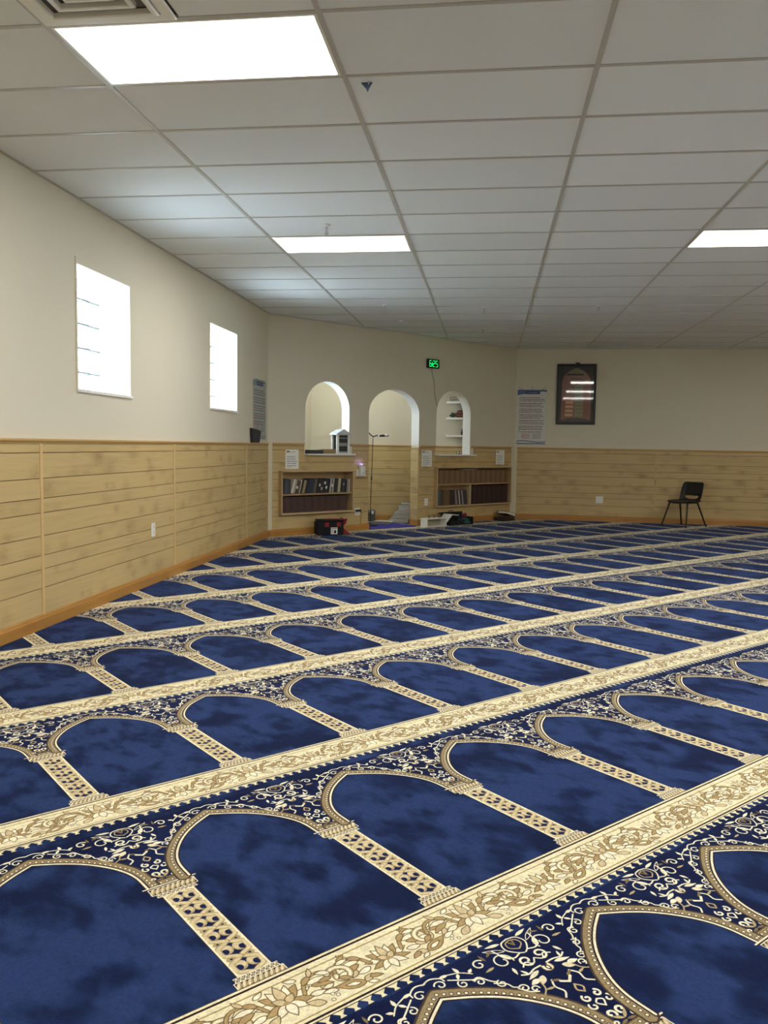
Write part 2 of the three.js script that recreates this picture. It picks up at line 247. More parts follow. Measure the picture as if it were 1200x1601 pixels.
        lf(0.2, -0.058, 2.1, 0.042, 0.018, t1, 0.6); lf(0.215, -0.055, 2.8, 0.04, 0.016, t2, 0.5); lf(0.26, -0.07, 0.8, 0.042, 0.017, t2, -0.6); lf(0.27, -0.085, 0.25, 0.04, 0.016, t1, -0.5); lf(0.2, -0.09, -0.6, 0.036, 0.018, t2, 0.5); lf(0.25, -0.1, 3.6, 0.038, 0.017, t1, 0.3); lf(0.285, -0.108, -0.3, 0.035, 0.015, t2, 0.5);
        lf(0.165, -0.152, 0.25, 0.085, 0.034, t1, 0.2); lf(0.19, -0.147, 0.3, 0.042, 0.014, t2); lf(0.17, -0.152, 2.6, 0.034, 0.02, t3); lf(0.165, -0.156, -2.7, 0.03, 0.014, t2); lf(0.29, -0.137, 0.5, 0.042, 0.018, t2, -0.4); lf(0.14, -0.142, 3.3, 0.036, 0.016, t1, 0.4); lf(0.37, -0.155, 0.4, 0.05, 0.024, t3, 0.3); lf(0.4, -0.045, 0.3, 0.035, 0.016, t2, 0.3);
        for (const [u, r] of [[0.31, -0.15], [0.325, -0.14], [0.34, -0.158]]) { oval(...q(u, r), 0.006, 0.006, ink); oval(...q(u, r), 0.0042, 0.0042, t2); }
      }
    }
    // pile grain over everything
    c.setTransform(1, 0, 0, 1, 0, 0); const n3 = tileNoise(seed + 31);
    perPixel(c, W, H, (x, y, o) => { const g = 0.9 + 0.2 * n3(x * 0.5, y * 0.5, 256, 256) * 0.6 + 0.12 * n1(x / 9, y / 9, 228, 160) - 0.01; o[0] *= g; o[1] *= g; o[2] *= g; });
  });
}
const carpetTex = [carpetCanvas(101), carpetCanvas(202), carpetCanvas(303)];
const pile = fineGrain.clone(); pile.repeat.set(CELLS * P * 2.2, LT * 2.2);
const carpetMat = carpetTex.map((map) => new THREE.MeshPhysicalMaterial({ map, roughness: 0.95, bumpMap: pile, bumpScale: 0.002, sheen: 0.75, sheenRoughness: 0.35, sheenColor: new THREE.Color('#8096d0'), specularIntensity: 0.3 }));

const floor = struct('floor');
part('subfloor', prism(WHOLE.map(([x, z]) => [x + (x < 0 ? -0.5 : 0.3), z + (z < 0 ? -0.3 : 0.3)]), -0.25, -0.012), M.slab, floor);
{
  const tops = [-4.6, -3.38, -2.15, -0.92, 0.32, 1.592, 2.832, 4.085, 5.26, 6.46, 7.66, 8.86, 10.06, 11.26, 12.46, 13.66, 14.86, 16.06];
  const shift = { 7: 0.11, 8: 0.12 };                            // rolls are not laid quite in step
  const cs = Math.cos(CT), sn = Math.sin(CT), toXZ = (s, t) => [s * cs - t * sn, s * sn + t * cs];
  for (let j = 0; j < tops.length - 1; j++) {
    const a = T0 + tops[j] + R0 + 0.002, b = T0 + tops[j + 1] + R0 + 0.002;
    const pts = clip([toXZ(-9, a), toXZ(25, a), toXZ(25, b), toXZ(-9, b)], WHOLE);
    if (pts.length < 3) continue;
    const uvOf = (x, z) => { const s = x * cs + z * sn, t = -x * sn + z * cs; return [((s - S0) / P + j + (shift[j] ?? 0)) / CELLS, (t - T0 - tops[j] - R0) / LT]; };
    part(j ? 'carpet_strip_' + String(j).padStart(3, '0') : 'carpet_strip', prism(pts, -0.012, 0, uvOf), carpetMat[j % 3], floor);
  }
}

// ---------------------------------------------------------------- ceiling: tiles in an exposed grid
const GX = -1.9845, GZ = 3.5291, TW = 1.2192, TD = 0.6096;
const isPanel = (c, k) => [0, 3, 6].includes(c) && ([-6, 0, 6].includes(k) || (c === 6 && k === 12));
const ceiling = struct('ceiling');
part('roof_slab', prism(WHOLE.map(([x, z]) => [x + (x < 0 ? -0.5 : 0.3), z + (z < 0 ? -0.3 : 0.3)]), CEIL + 0.02, CEIL + 0.2), M.slab, ceiling);
{
  const rest = [], r = rng(77), tints = [0, 1, 2].map((i) => { const m = M.tile.clone(); m.color.multiplyScalar(0.97 + 0.03 * i); return m; });
  let nt = 0, nr = 0;
  for (let c = -1; c <= 8; c++) for (let k = -11; k <= 20; k++) {
    if (isPanel(c, k)) continue;
    const x0 = GX + c * TW, z0 = GZ + k * TD, vent = c === 0 && k === -1, a = vent ? x0 + 0.6096 : x0, e = 0.004;
    const pts = clip([[a + e, z0 + e], [x0 + TW - e, z0 + e], [x0 + TW - e, z0 + TD - e], [a + e, z0 + TD - e]], ROOM);
    if (pts.length < 3) continue;
    const ou = r() * 3, g = prism(pts, CEIL + 0.004, CEIL + 0.016, (x, z) => [x + ou, z + ou * 2]);
    if (z0 > 2.2 && x0 < 0.62 * z0 + 1.5) part(nt++ ? 'ceiling_tile_' + String(nt - 1).padStart(3, '0') : 'ceiling_tile', g, tints[Math.floor(r() * 3)], ceiling); else rest.push(g);
  }
  part('ceiling_tile_field', rest, M.tile, ceiling).userData.kind = 'stuff';
  // tiles over the niche room, plain
  part('niche_ceiling', prism(clip([[XL, ZC - 1], [X2 + 1, ZC - 1], [X2 + 1, Z2], [XL, Z2]], NICHE.slice()), CEIL - 0.003, CEIL + 0.02), M.white, ceiling);
  const strip = (name, pts, y0) => { const q = clip(pts, ROOM); if (q.length > 2) part(name + (nr ? '_' + String(nr).padStart(3, '0') : ''), prism(q, y0, CEIL + 0.012), M.tee, ceiling); nr++; };
  for (let c = 0; c <= 7; c++) { const x = GX + c * TW; strip('main_runner', [[x - 0.0125, ZB], [x + 0.0125, ZB], [x + 0.0125, 16], [x - 0.0125, 16]], CEIL - 0.0005); }
  nr = 0;
  for (let c = -1; c <= 7; c++) for (let k = -2; k <= 20; k++) { const x0 = GX + c * TW + 0.0125, z = GZ + k * TD; if (k < 10 && x0 > 0.62 * z + 1.6) continue; strip('cross_tee', [[x0, z - 0.0115], [x0 + TW - 0.025, z - 0.0115], [x0 + TW - 0.025, z + 0.0115], [x0, z + 0.0115]], CEIL); }
  nr = 0;
  const ring = (a, b, w) => { const dx = b[0] - a[0], dz = b[1] - a[1], l = Math.hypot(dx, dz), nx = -dz / l * w, nz = dx / l * w; return [a, b, [b[0] + nx, b[1] + nz], [a[0] + nx, a[1] + nz]]; };
  ROOM.forEach((a, i) => strip('wall_angle', ring(a, ROOM[(i + 1) % ROOM.length], 0.022), CEIL - 0.001));
}

// ---------------------------------------------------------------- light panels
function lightPanel(c, k, label, group) {
  const x = GX + (c + 0.5) * TW, z = GZ + (k + 0.5) * TD, t = thing('ceiling_light', label, 'light', [x, CEIL, -z], 0, group), w = TW - 0.026, d = TD - 0.026;
  part('frame', [bx(w, 0.03, 0.014, 0, 0.014, d / 2 - 0.007), bx(w, 0.03, 0.014, 0, 0.014, -d / 2 + 0.007), bx(0.014, 0.03, d - 0.028, w / 2 - 0.007, 0.014, 0), bx(0.014, 0.03, d - 0.028, -w / 2 + 0.007, 0.014, 0)], M.plastic, t);
  part('diffuser', bx(w - 0.028, 0.01, d - 0.028, 0, 0.009, 0), M.glow, t);
  const l = new THREE.RectAreaLight(PANEL.color, PANEL.intensity, w - 0.03, d - 0.03); l.position.set(0, 0.0025, 0); l.rotation.x = -Math.PI / 2; l.name = 'panel_light'; t.add(l);
}
lightPanel(0, 0, 'large glowing ceiling panel beside the square air vent');
lightPanel(0, 6, 'glowing ceiling panel toward the arched niches, left of the two far ones');
lightPanel(3, 6, 'glowing ceiling panel above the side of the room with the lone chair');
for (const [c, k] of [[3, 0], [6, 0], [6, 6], [6, 12], [0, -6], [3, -6], [6, -6]]) lightPanel(c, k, 'glowing ceiling panel in the part of the hall out of the photo', 'ceiling panels out of the photo');

{ // the small room behind the arches has a light of its own, above the arch heads
  const t = thing('ceiling_light', 'square ceiling panel in the small room behind the arches, out of sight', 'light', [-2.1, CEIL - 0.003, -13.35], 0.4);
  part('frame', [bx(0.6, 0.03, 0.014, 0, -0.012, 0.293), bx(0.6, 0.03, 0.014, 0, -0.012, -0.293), bx(0.014, 0.03, 0.572, 0.293, -0.012, 0), bx(0.014, 0.03, 0.572, -0.293, -0.012, 0)], M.plastic, t); part('diffuser', bx(0.572, 0.01, 0.572, 0, -0.018, 0), M.glow, t);
  const l = new THREE.RectAreaLight(PANEL.color, PANEL.intensity * 0.5, 0.56, 0.56); l.position.y = -0.026; l.rotation.x = -Math.PI / 2; l.name = 'panel_light'; t.add(l);
}

// ---------------------------------------------------------------- walls
const GROOVES = [1.305, 1.243, 1.063, 0.922, 0.82, 0.657, 0.519, 0.421, 0.287, 0.098];
function minus(rects, [a0, b0, a1, b1]) {
  const out = [];
  for (const [x0, y0, x1, y1] of rects) {
    if (a0 >= x1 || a1 <= x0 || b0 >= y1 || b1 <= y0) { out.push([x0, y0, x1, y1]); continue; }
    if (a0 > x0) out.push([x0, y0, a0, y1]); if (a1 < x1) out.push([a1, y0, x1, y1]);
    const m0 = Math.max(a0, x0), m1 = Math.min(a1, x1); if (b0 > y0) out.push([m0, y0, m1, b0]); if (b1 < y1) out.push([m0, b1, m1, y1]);
  }
  return out;
}
// planks between joints along a wall, in the wall's own frame (along, up, out)
function wainscot(wall, from, to, joints, cuts, seed, { z0 = 0, battens = true, scale = 1 } = {}) {
  const r = rng(seed), ends = [from, ...joints, to], grooves = GROOVES;
  let back = [[from, 0.0, to, 1.32]]; for (const q of cuts) back = minus(back, q);
  part('backing_board', back.map(([a, b, c, d]) => bx(c - a, d - b, 0.004, (a + c) / 2, (b + d) / 2, z0 + 0.002)), M.groove, wall);
  let n = 0;
  for (let i = 0; i < ends.length - 1; i++) for (let k = 0; k < grooves.length - 1; k++) {
    const g = 0.0026, w0 = battens && i ? 0.016 : 0.0, w1 = battens && i < ends.length - 2 ? 0.016 : 0.0;
    let rs = [[ends[i] + w0, grooves[k + 1] + g, ends[i + 1] - w1, grooves[k] - g]]; for (const q of cuts) rs = minus(rs, q);
    for (const [a, b, c, d] of rs) { if (c - a < 0.012 || d - b < 0.008) continue; const m = new THREE.BoxGeometry(c - a, d - b, 0.008).translate((a + c) / 2, (b + d) / 2, z0 + 0.008); part(n ? 'plank_' + String(n).padStart(3, '0') : 'plank', metric(m, r() * 2.4, r() * 1.2), M.plank, wall); n++; }
  }
  if (battens) joints.forEach((a, i) => part(i ? 'batten_' + String(i).padStart(3, '0') : 'batten', bx(0.032, GROOVES[0] - 0.098, 0.017, a, (GROOVES[0] + 0.098) / 2, z0 + 0.0085), M.batten, wall));
}
const capShape = (() => { const s = new THREE.Shape(); s.moveTo(0, 0); s.lineTo(0.012, 0); s.lineTo(0.014, 0.012); s.bezierCurveTo(0.024, 0.014, 0.03, 0.02, 0.03, 0.028); s.lineTo(0.03, 0.036); s.lineTo(0, 0.036); s.closePath(); return s; })();
const baseShape = (() => { const s = new THREE.Shape(); s.moveTo(0, 0); s.lineTo(0.02, 0); s.lineTo(0.02, 0.07); s.bezierCurveTo(0.02, 0.08, 0.014, 0.08, 0.014, 0.088); s.bezierCurveTo(0.013, 0.095, 0.01, 0.098, 0.004, 0.1); s.lineTo(0, 0.1); s.closePath(); return s; })();
// a moulding run along the wall from a to b: the profile's x is outward
function run(shape, a, b, y, z0 = 0) { const g = new THREE.ExtrudeGeometry(shape, { depth: b - a, bevelEnabled: false, curveSegments: 6 }); g.rotateY(-Math.PI / 2).scale(1, 1, 1); g.translate(b, y, z0); const p = g.attributes.position; return metric(g, p.getX(0)); }
function moulding(name, kind, shape, runs, y, mat, pos, turn, z0 = 0) { const t = struct(name, pos, turn); runs.forEach(([a, b], i) => part(i ? kind + '_' + String(i).padStart(3, '0') : kind, run(shape, a, b, y, z0), mat, t)); return t; }
const archHole = (a0, a1, y0, ys, rise) => { const s = new THREE.Path(); s.moveTo(a0, y0); s.lineTo(a1, y0); s.lineTo(a1, ys); s.absellipse((a0 + a1) / 2, ys, (a1 - a0) / 2, rise, 0, Math.PI, false); s.lineTo(a0, y0); return s; };
const hole = (x0, y0, x1, y1) => { const s = new THREE.Path(); s.moveTo(x0, y0); s.lineTo(x1, y0); s.lineTo(x1, y1); s.lineTo(x0, y1); s.closePath(); return s; };
const LEFT = [[XL, 0, 0], Math.PI / 2], DIAG = [[XL, 0, -ZC], TH], FAR = [[X2, 0, -Z2], -SKEW];

// left wall: runs past the slanted wall into the niche room
const WIN = [[5.9388, 6.868], [8.9063, 9.8987], [11.874, 12.85]], WY0 = 1.719, WY1 = 2.667, WT = 0.42;
const wallLeft = struct('wall_left', ...LEFT);
{
  const s = rectShape(ZB - 0.2, -0.01, Z2 + 0.2, CEIL + 0.03); for (const [a, b] of WIN) s.holes.push(hole(a, WY0, b, WY1));
  part('plaster', metric(ext(s, WT).translate(0, 0, -WT)), M.wall, wallLeft);
  wainscot(wallLeft, ZB, ZC - 0.012, [0.5, 2.942, 5.385, 7.828, 10.282], [], 11);
}
moulding('trim_1', 'cap_moulding', capShape, [[ZB, ZC - 0.03]], 1.305, M.cap, ...LEFT);
moulding('baseboard_left', 'baseboard', baseShape, [[ZB, ZC - 0.02]], 0, M.base, LEFT[0], LEFT[1], 0.01);
// glass block windows in deep white reveals
WIN.forEach(([a, b], i) => {
  const t = struct('window_' + (i + 1), ...LEFT), w = b - a, h = WY1 - WY0, gz = -0.31, dep = WT;
  part('reveal', [bx(w, 0.006, dep, (a + b) / 2, WY1 - 0.003, -dep / 2 + 0.002), bx(0.006, h, dep, a + 0.003, (WY0 + WY1) / 2, -dep / 2 + 0.002), bx(0.006, h, dep, b - 0.003, (WY0 + WY1) / 2, -dep / 2 + 0.002)], M.white, t);
  part('edge_trim', bx(0.014, h + 0.05, 0.008, a - 0.012, (WY0 + WY1) / 2 + 0.02, 0.004), M.strip, t);
  part('window_sill', rb(w + 0.03, 0.024, dep + 0.012, 0.004, (a + b) / 2, WY0 - 0.006, -dep / 2 + 0.012), M.white, t);
  const rows = [WY0 + 0.006, 1.899, 2.1, 2.3, 2.502, WY1 - 0.006], cols = 5, mort = [], cw = (w - 0.012) / cols;
  let n = 0;
  for (let r = 0; r < 5; r++) { if (r) mort.push(bx(w - 0.012, 0.012, 0.07, (a + b) / 2, rows[r], gz)); for (let c = 0; c < cols; c++) { const x0 = a + 0.006 + c * cw; part(n ? 'glass_block_' + String(n).padStart(3, '0') : 'glass_block', new RoundedBoxGeometry(cw - 0.008, rows[r + 1] - rows[r] - 0.009, 0.08, 2, 0.012).translate(x0 + cw / 2, (rows[r] + rows[r + 1]) / 2, gz), M.glass, t); n++; } }
  for (let c = 1; c < cols; c++) mort.push(bx(0.007, h - 0.012, 0.06, a + 0.006 + c * cw, (WY0 + WY1) / 2, gz));
  part('mortar_joints', mort, M.mortar, t);
});

// the slanted wall with its three arched openings and two recessed bookcases
const DT = 0.18, N1 = [0.651, 1.492], MH = [1.885, 2.99], N2 = [3.39, 4.25], SILL = 1.195;
const C1 = [0.181, 0.312, 1.525, 0.945], C2 = [3.353, 0.3, 5.315, 0.982];
const wallDiag = struct('wall_front', ...DIAG);
{
  const s = poly([[0, -0.01], [MH[0], -0.01], [MH[0], 1.83], ...Array.from({ length: 31 }, (_, i) => { const a = Math.PI - Math.PI * (i + 1) / 32; return [(MH[0] + MH[1]) / 2 + Math.cos(a) * (MH[1] - MH[0]) / 2, 1.83 + Math.sin(a) * 0.402]; }), [MH[1], 1.83], [MH[1], -0.01], [LD, -0.01], [LD, CEIL + 0.03], [0, CEIL + 0.03]]);
  s.holes.push(archHole(...N1, SILL - 0.02, 1.852, 0.42), archHole(...N2, SILL - 0.02, 1.88, 0.408), hole(C1[0] + 0.01, C1[1] + 0.01, C1[2] - 0.01, C1[3] - 0.01), hole(C2[0] + 0.01, C2[1] + 0.01, C2[2] - 0.01, C2[3] - 0.01));
  part('plaster', metric(ext(s, DT).translate(0, 0, -DT)), M.wall, wallDiag);
  // white lining of the openings
  const lining = (a0, a1, y0, ys, rise, closed) => {
    const t = 0.004, pts = [], ctr = (a0 + a1) / 2, h = (a1 - a0) / 2; for (let i = 0; i <= 40; i++) { const a = Math.PI * i / 40; pts.push([ctr + Math.cos(a) * h, ys + Math.sin(a) * rise]); }
    const o = [[a1, y0], ...pts, [a0, y0]], inn = o.map(([x, y]) => [ctr + (x - ctr) * (1 - t / h), y > ys ? ys + (y - ys) * (1 - t / rise) : y]).reverse();
    return metric(ext(poly([...o, ...inn]), DT + 0.002).translate(0, 0, -DT - 0.001));
  };
  part('niche_lining', lining(...N1, SILL, 1.852, 0.42), M.white, wallDiag); part('niche_lining_001', lining(MH[0], MH[1], 1.343, 1.83, 0.402), M.white, wallDiag); part('niche_lining_002', lining(...N2, SILL, 1.88, 0.408), M.white, wallDiag);
  const cuts = [[MH[0], -1, MH[1], 2], [N1[0] - 0.02, SILL - 0.026, N1[1] + 0.07, 2], [N2[0] - 0.02, SILL - 0.026, N2[1] + 0.1, 2], C1, C2];
  wainscot(wallDiag, 0.075, LD - 0.1, [], cuts, 23);
  // planks on the two cheeks of the middle opening
  const r = rng(5); let n = 0;
  for (let k = 0; k < GROOVES.length - 1; k++) for (const [x, s] of [[MH[0], 1], [MH[1], -1]]) part(n++ ? 'cheek_plank_' + String(n - 1).padStart(3, '0') : 'cheek_plank', metric(new THREE.BoxGeometry(0.008, GROOVES[k] - GROOVES[k + 1] - 0.005, DT - 0.002).translate(x + s * 0.004, (GROOVES[k] + GROOVES[k + 1]) / 2, -DT / 2), r(), r()), M.plank, wallDiag);
  for (const [x, k] of [[MH[0] + 0.008, 1], [MH[1] - 0.008, -1]]) part('cheek_baseboard' + (k < 0 ? '_001' : ''), bx(0.016, 0.1, DT + 0.03, x, 0.05, -DT / 2 + 0.016), M.base, wallDiag);
  part('corner_strip', bx(0.07, 1.343, 0.014, 0.036, 0.6715, 0.007), M.strip, wallDiag); part('corner_strip_001', bx(0.085, 1.343, 0.014, LD - 0.05, 0.6715, 0.007), M.strip, wallDiag);
}
moulding('trim_2', 'cap_moulding', capShape, [[0.072, N1[0] - 0.02], [N1[1] + 0.004, MH[0]], [MH[1], N2[0] - 0.004], [N2[1] + 0.004, LD - 0.1]], 1.309, M.cap, ...DIAG);
moulding('trim_3', 'sill_board', rectShape(-DT - 0.03, 0, 0.085, 0.024), [[N1[0] - 0.005, N1[1] + 0.065], [N2[0] - 0.008, N2[1] + 0.09]], SILL - 0.024, M.white, ...DIAG);
moulding('baseboard_front', 'baseboard', baseShape, [[0.02, MH[0]], [MH[1], LD - 0.04]], 0, M.base, DIAG[0], DIAG[1], 0.012);

// far wall, also the back of the niche room
const wallFar = struct('wall_far', ...FAR);
{
  const s = rectShape(-4.2, -0.01, 7.6, CEIL + 0.03); part('plaster', metric(ext(s, 0.25).translate(0, 0, -0.25)), M.wall, wallFar);
  wainscot(wallFar, 0.06, 7.16, [2.55, 4.99], [], 31, { battens: false });
  part('joint_strip', bx(0.03, 1.2, 0.0135, 2.55, 0.7, 0.00675), M.plank, wallFar);
  part('corner_strip', bx(0.055, 1.343, 0.014, 0.03, 0.6715, 0.007), M.strip, wallFar);
}
moulding('trim_4', 'cap_moulding', capShape, [[0.06, 7.16]], 1.305, M.cap, ...FAR);
moulding('baseboard_far', 'baseboard', baseShape, [[0.03, 7.16]], 0, M.base, FAR[0], FAR[1], 0.01);
// the two walls out of the picture close the hall
const RIGHT = [[XR, 0, 0], -Math.PI / 2], WINR = [[1.2, 2.2], [4.2, 5.2]];
const wallRight = struct('wall_right', ...RIGHT);
{ const q = rectShape(-16, -0.01, 3, CEIL + 0.03); for (const [a, b] of WINR) q.holes.push(hole(-b, WY0, -a, WY1)); part('plaster', metric(ext(q, WT).translate(0, 0, -WT)), M.wall, wallRight); part('wainscot', bx(17.7, 1.34, 0.012, -6.3, 0.67, 0.006), M.plank, wallRight); }
WINR.forEach(([a, b], i) => { const t = struct('window_' + (i + 4), ...RIGHT); part('glazing', bx(b - a, WY1 - WY0, 0.02, -(a + b) / 2, (WY0 + WY1) / 2, -0.3), M.glass, t); part('window_sill', rb(b - a + 0.03, 0.024, WT + 0.012, 0.004, -(a + b) / 2, WY0 - 0.006, -WT / 2 + 0.012), M.white, t); });
const wallRear = struct('wall_rear'); part('plaster', bx(11.6, CEIL + 0.04, 0.25, 2.2, CEIL / 2, -ZB + 0.125), M.wall, wallRear); part('wainscot', bx(10.7, 1.34, 0.012, 2.235, 0.67, -ZB - 0.006), M.plank, wallRear);
// back of the small room behind the openings
const NT = 0.251, NZ = 14.15, W = (a, y, n) => [XL + a * Math.cos(NT) + n * Math.sin(NT), y, -(NZ + a * Math.sin(NT) - n * Math.cos(NT))], BACK = [[XL, 0, -NZ], NT], wallNiche = struct('wall_niche', ...BACK);
part('plaster', bx(3.02, CEIL + 0.04, 0.12, 1.5, CEIL / 2, -0.06), M.wall, wallNiche);
wainscot(wallNiche, 0.8, 2.86, [], [], 37, { battens: false });
moulding('trim_5', 'cap_moulding', capShape, [[0.8, 2.86]], 1.305, M.cap, ...BACK);
moulding('baseboard_niche', 'baseboard', baseShape, [[0.03, 2.86]], 0, M.base, ...BACK, 0.01);

const onD = (name, label, cat, a, y, n, group, turn = 0) => thing(name, label, cat, D(a, y, n), TH + turn, group);
const onL = (name, label, cat, z, y, n, group) => thing(name, label, cat, Lw(z, y, n), Math.PI / 2, group);
const onF = (name, label, cat, a, y, n, group) => thing(name, label, cat, Fw(a, y, n), -SKEW, group);
const FACE = 0.0125;

// ---------------------------------------------------------------- ceiling fittings
{
  const t = thing('air_diffuser', 'square white air vent with stepped rings, cut off by the top of the photo', 'air vent', [GX + 0.3048, CEIL, -(GZ - 0.3048)]);
  const sq = (s, b, y, hgt) => { const o = rectShape(-s, -s, s, s); o.holes.push(hole(-s + b, -s + b, s - b, s - b)); return ext(o, hgt, 0.002).rotateX(Math.PI / 2).translate(0, y, 0); };
  part('face_frame', metric(sq(0.297, 0.05, 0.004, 0.012)), M.plastic, t); part('backing', bx(0.56, 0.004, 0.56, 0, 0.014, 0), std('#6c6a66', 0.7), t);
  [0.235, 0.165, 0.1].forEach((s) => { const o = rectShape(-s, -s, s, s); o.holes.push(hole(-s + 0.012, -s + 0.012, s - 0.012, s - 0.012)); part('louvre_ring', metric(new THREE.ExtrudeGeometry(o, { depth: 0.022, bevelEnabled: true, bevelSize: 0.006, bevelThickness: 0.004, bevelSegments: 1 }).rotateX(Math.PI / 2).translate(0, 0.006, 0)), M.plastic, t); });
  part('centre_plate', rb(0.1, 0.012, 0.1, 0.003, 0, -0.004, 0), M.plastic, t);
}
function sprinkler(x, z, label, drop = 0.055, group) {
  const t = thing('fire_sprinkler', label, 'sprinkler', [x, CEIL, -z], 0, group);
  part('escutcheon', new THREE.LatheGeometry([[0.001, 0], [0.034, 0], [0.036, -0.003], [0.026, -0.01], [0.014, -0.012], [0.001, -0.012]].map(([a, b]) => new THREE.Vector2(a, b)).reverse(), 24), M.white, t);
  part('stem', cyl(0.011, 0.009, drop - 0.01, 0, -drop / 2 - 0.003, 0), M.steel, t);
  part('yoke', [rod([-0.011, -drop, 0], [-0.012, -drop - 0.02, 0], 0.003), rod([0.011, -drop, 0], [0.012, -drop - 0.02, 0], 0.003), rod([0, -drop, 0], [0, -drop - 0.02, 0], 0.0025)], M.steel, t);
  part('deflector', new THREE.CylinderGeometry(0.017, 0.017, 0.003, 12).translate(0, -drop - 0.021, 0), M.steel, t);
  return t;
}
sprinkler(-1.396, 6.83, 'small sprinkler head just before the middle glowing panel'); sprinkler(-0.129, 10.9, 'shiny sprinkler head, largest of those over the far half of the room', 0.09);
sprinkler(-0.163, 12.85, 'small sprinkler head farther off, second in line toward the green clock'); sprinkler(-0.175, 14.2, 'sprinkler head closest to the slanted wall above the green clock', 0.08);
sprinkler(-1.395, 10.65, 'pale sprinkler head nearer of two over the arched niches', 0.03); sprinkler(-1.342, 12.02, 'pale sprinkler head farther of two over the arched niches', 0.03); sprinkler(1.307, 10.8, 'sprinkler head on the dim ceiling toward the framed picture', 0.04);
{
  const t = thing('hanging_scrap', 'dark blue torn scrap hanging from the ceiling by the large panel', 'scrap', [-0.664, CEIL, -4.215]);
  part('flap', ext(poly([[-0.03, 0.0], [0.03, 0.0], [0.012, -0.03], [0.006, -0.048], [-0.004, -0.03], [-0.02, -0.012]]), 0.004, 0.001), std('#33475e', 0.6), t); part('pin', cyl(0.004, 0.004, 0.012, 0.01, -0.004, 0.002), M.steel, t);
}

// ---------------------------------------------------------------- small wall fittings
function plate(t, w, h, mat = M.plastic) { part('cover_plate', rb(w, h, 0.007, 0.003, 0, 0, 0.0035), mat, t); }
function receptacle(t, w = 0.034) { for (const y of [0.026, -0.026]) { const r = part('receptacle', rb(w, 0.034, 0.004, 0.004, 0, y, 0.0085), M.white, t); part('slots', [bx(0.003, 0.01, 0.0012, -0.007, y + 0.003, 0.0108), bx(0.003, 0.009, 0.0012, 0.007, y + 0.003, 0.0108), bx(0.005, 0.004, 0.0012, 0, y - 0.009, 0.0108)], M.black, r); } }
{ const t = onL('power_outlet', 'white power outlet on the window wall planks', 'outlet', 7.295, 0.51, FACE); plate(t, 0.085, 0.13); receptacle(t); }
{ const t = onD('power_outlet', 'small white outlet between middle arch and the wider bookcase', 'outlet', 3.173, 0.395, FACE); plate(t, 0.08, 0.122); receptacle(t); }
{ const t = onF('power_outlet', 'square white outlet under the framed picture', 'outlet', 1.575, 0.4, FACE); plate(t, 0.13, 0.125); for (const x of [-0.03, 0.03]) { const g = new THREE.Group(); g.position.x = x; g.name = 'socket'; t.add(g); receptacle(g); } }
{ const t = onF('wall_plate', 'faint cream blank plate beside the framed picture', 'plate', 1.575, 2.675, 0.001); plate(t, 0.14, 0.11, M.strip); for (const y of [0.035, -0.035]) part('screw', cyl(0.004, 0.004, 0.002, 0, 0, 0, 10).rotateX(Math.PI / 2).translate(0, y, 0.0075), M.strip, t); }
{ const t = onD('power_outlet', 'white outlet with a black plug low beside the first bookcase', 'outlet', 1.665, 0.296, FACE); plate(t, 0.095, 0.115); receptacle(t); part('black_plug', [rb(0.1, 0.032, 0.035, 0.008, 0, 0.018, 0.027), tube([[0.04, 0.015, 0.035], [0.05, -0.02, 0.04], [0.045, -0.1, 0.03], [0.05, -0.19, 0.02]], 0.003)], M.black, t); }
{ const t = onD('air_freshener', 'white plug-in air freshener glowing violet on its slanted top', 'air freshener', 1.71, 0.9, FACE);
  part('wall_bracket', [rb(0.16, 0.014, 0.08, 0.004, 0, -0.05, 0.04), rb(0.16, 0.11, 0.012, 0.004, 0, 0, 0.006)], M.plastic, t);
  part('housing', ext(poly([[-0.045, -0.04], [0.045, -0.04], [0.045, 0.085], [0.03, 0.105], [-0.02, 0.125], [-0.045, 0.13]]), 0.062, 0.006).translate(0, 0, 0.016), M.white, t);
  part('status_light', rb(0.06, 0.02, 0.03, 0.008, -0.018, 0.134, 0.045), std('#c9c2ff', 0.4, { emissive: '#8f7dff', emissiveIntensity: 1.6 }), t); part('slot', bx(0.03, 0.006, 0.002, 0.008, -0.005, 0.0785), M.black, t);
  const l = new THREE.PointLight('#9d8dff', 0.012, 0.8); l.name = 'status_glow'; l.position.set(-0.02, 0.165, 0.06); t.add(l);
}
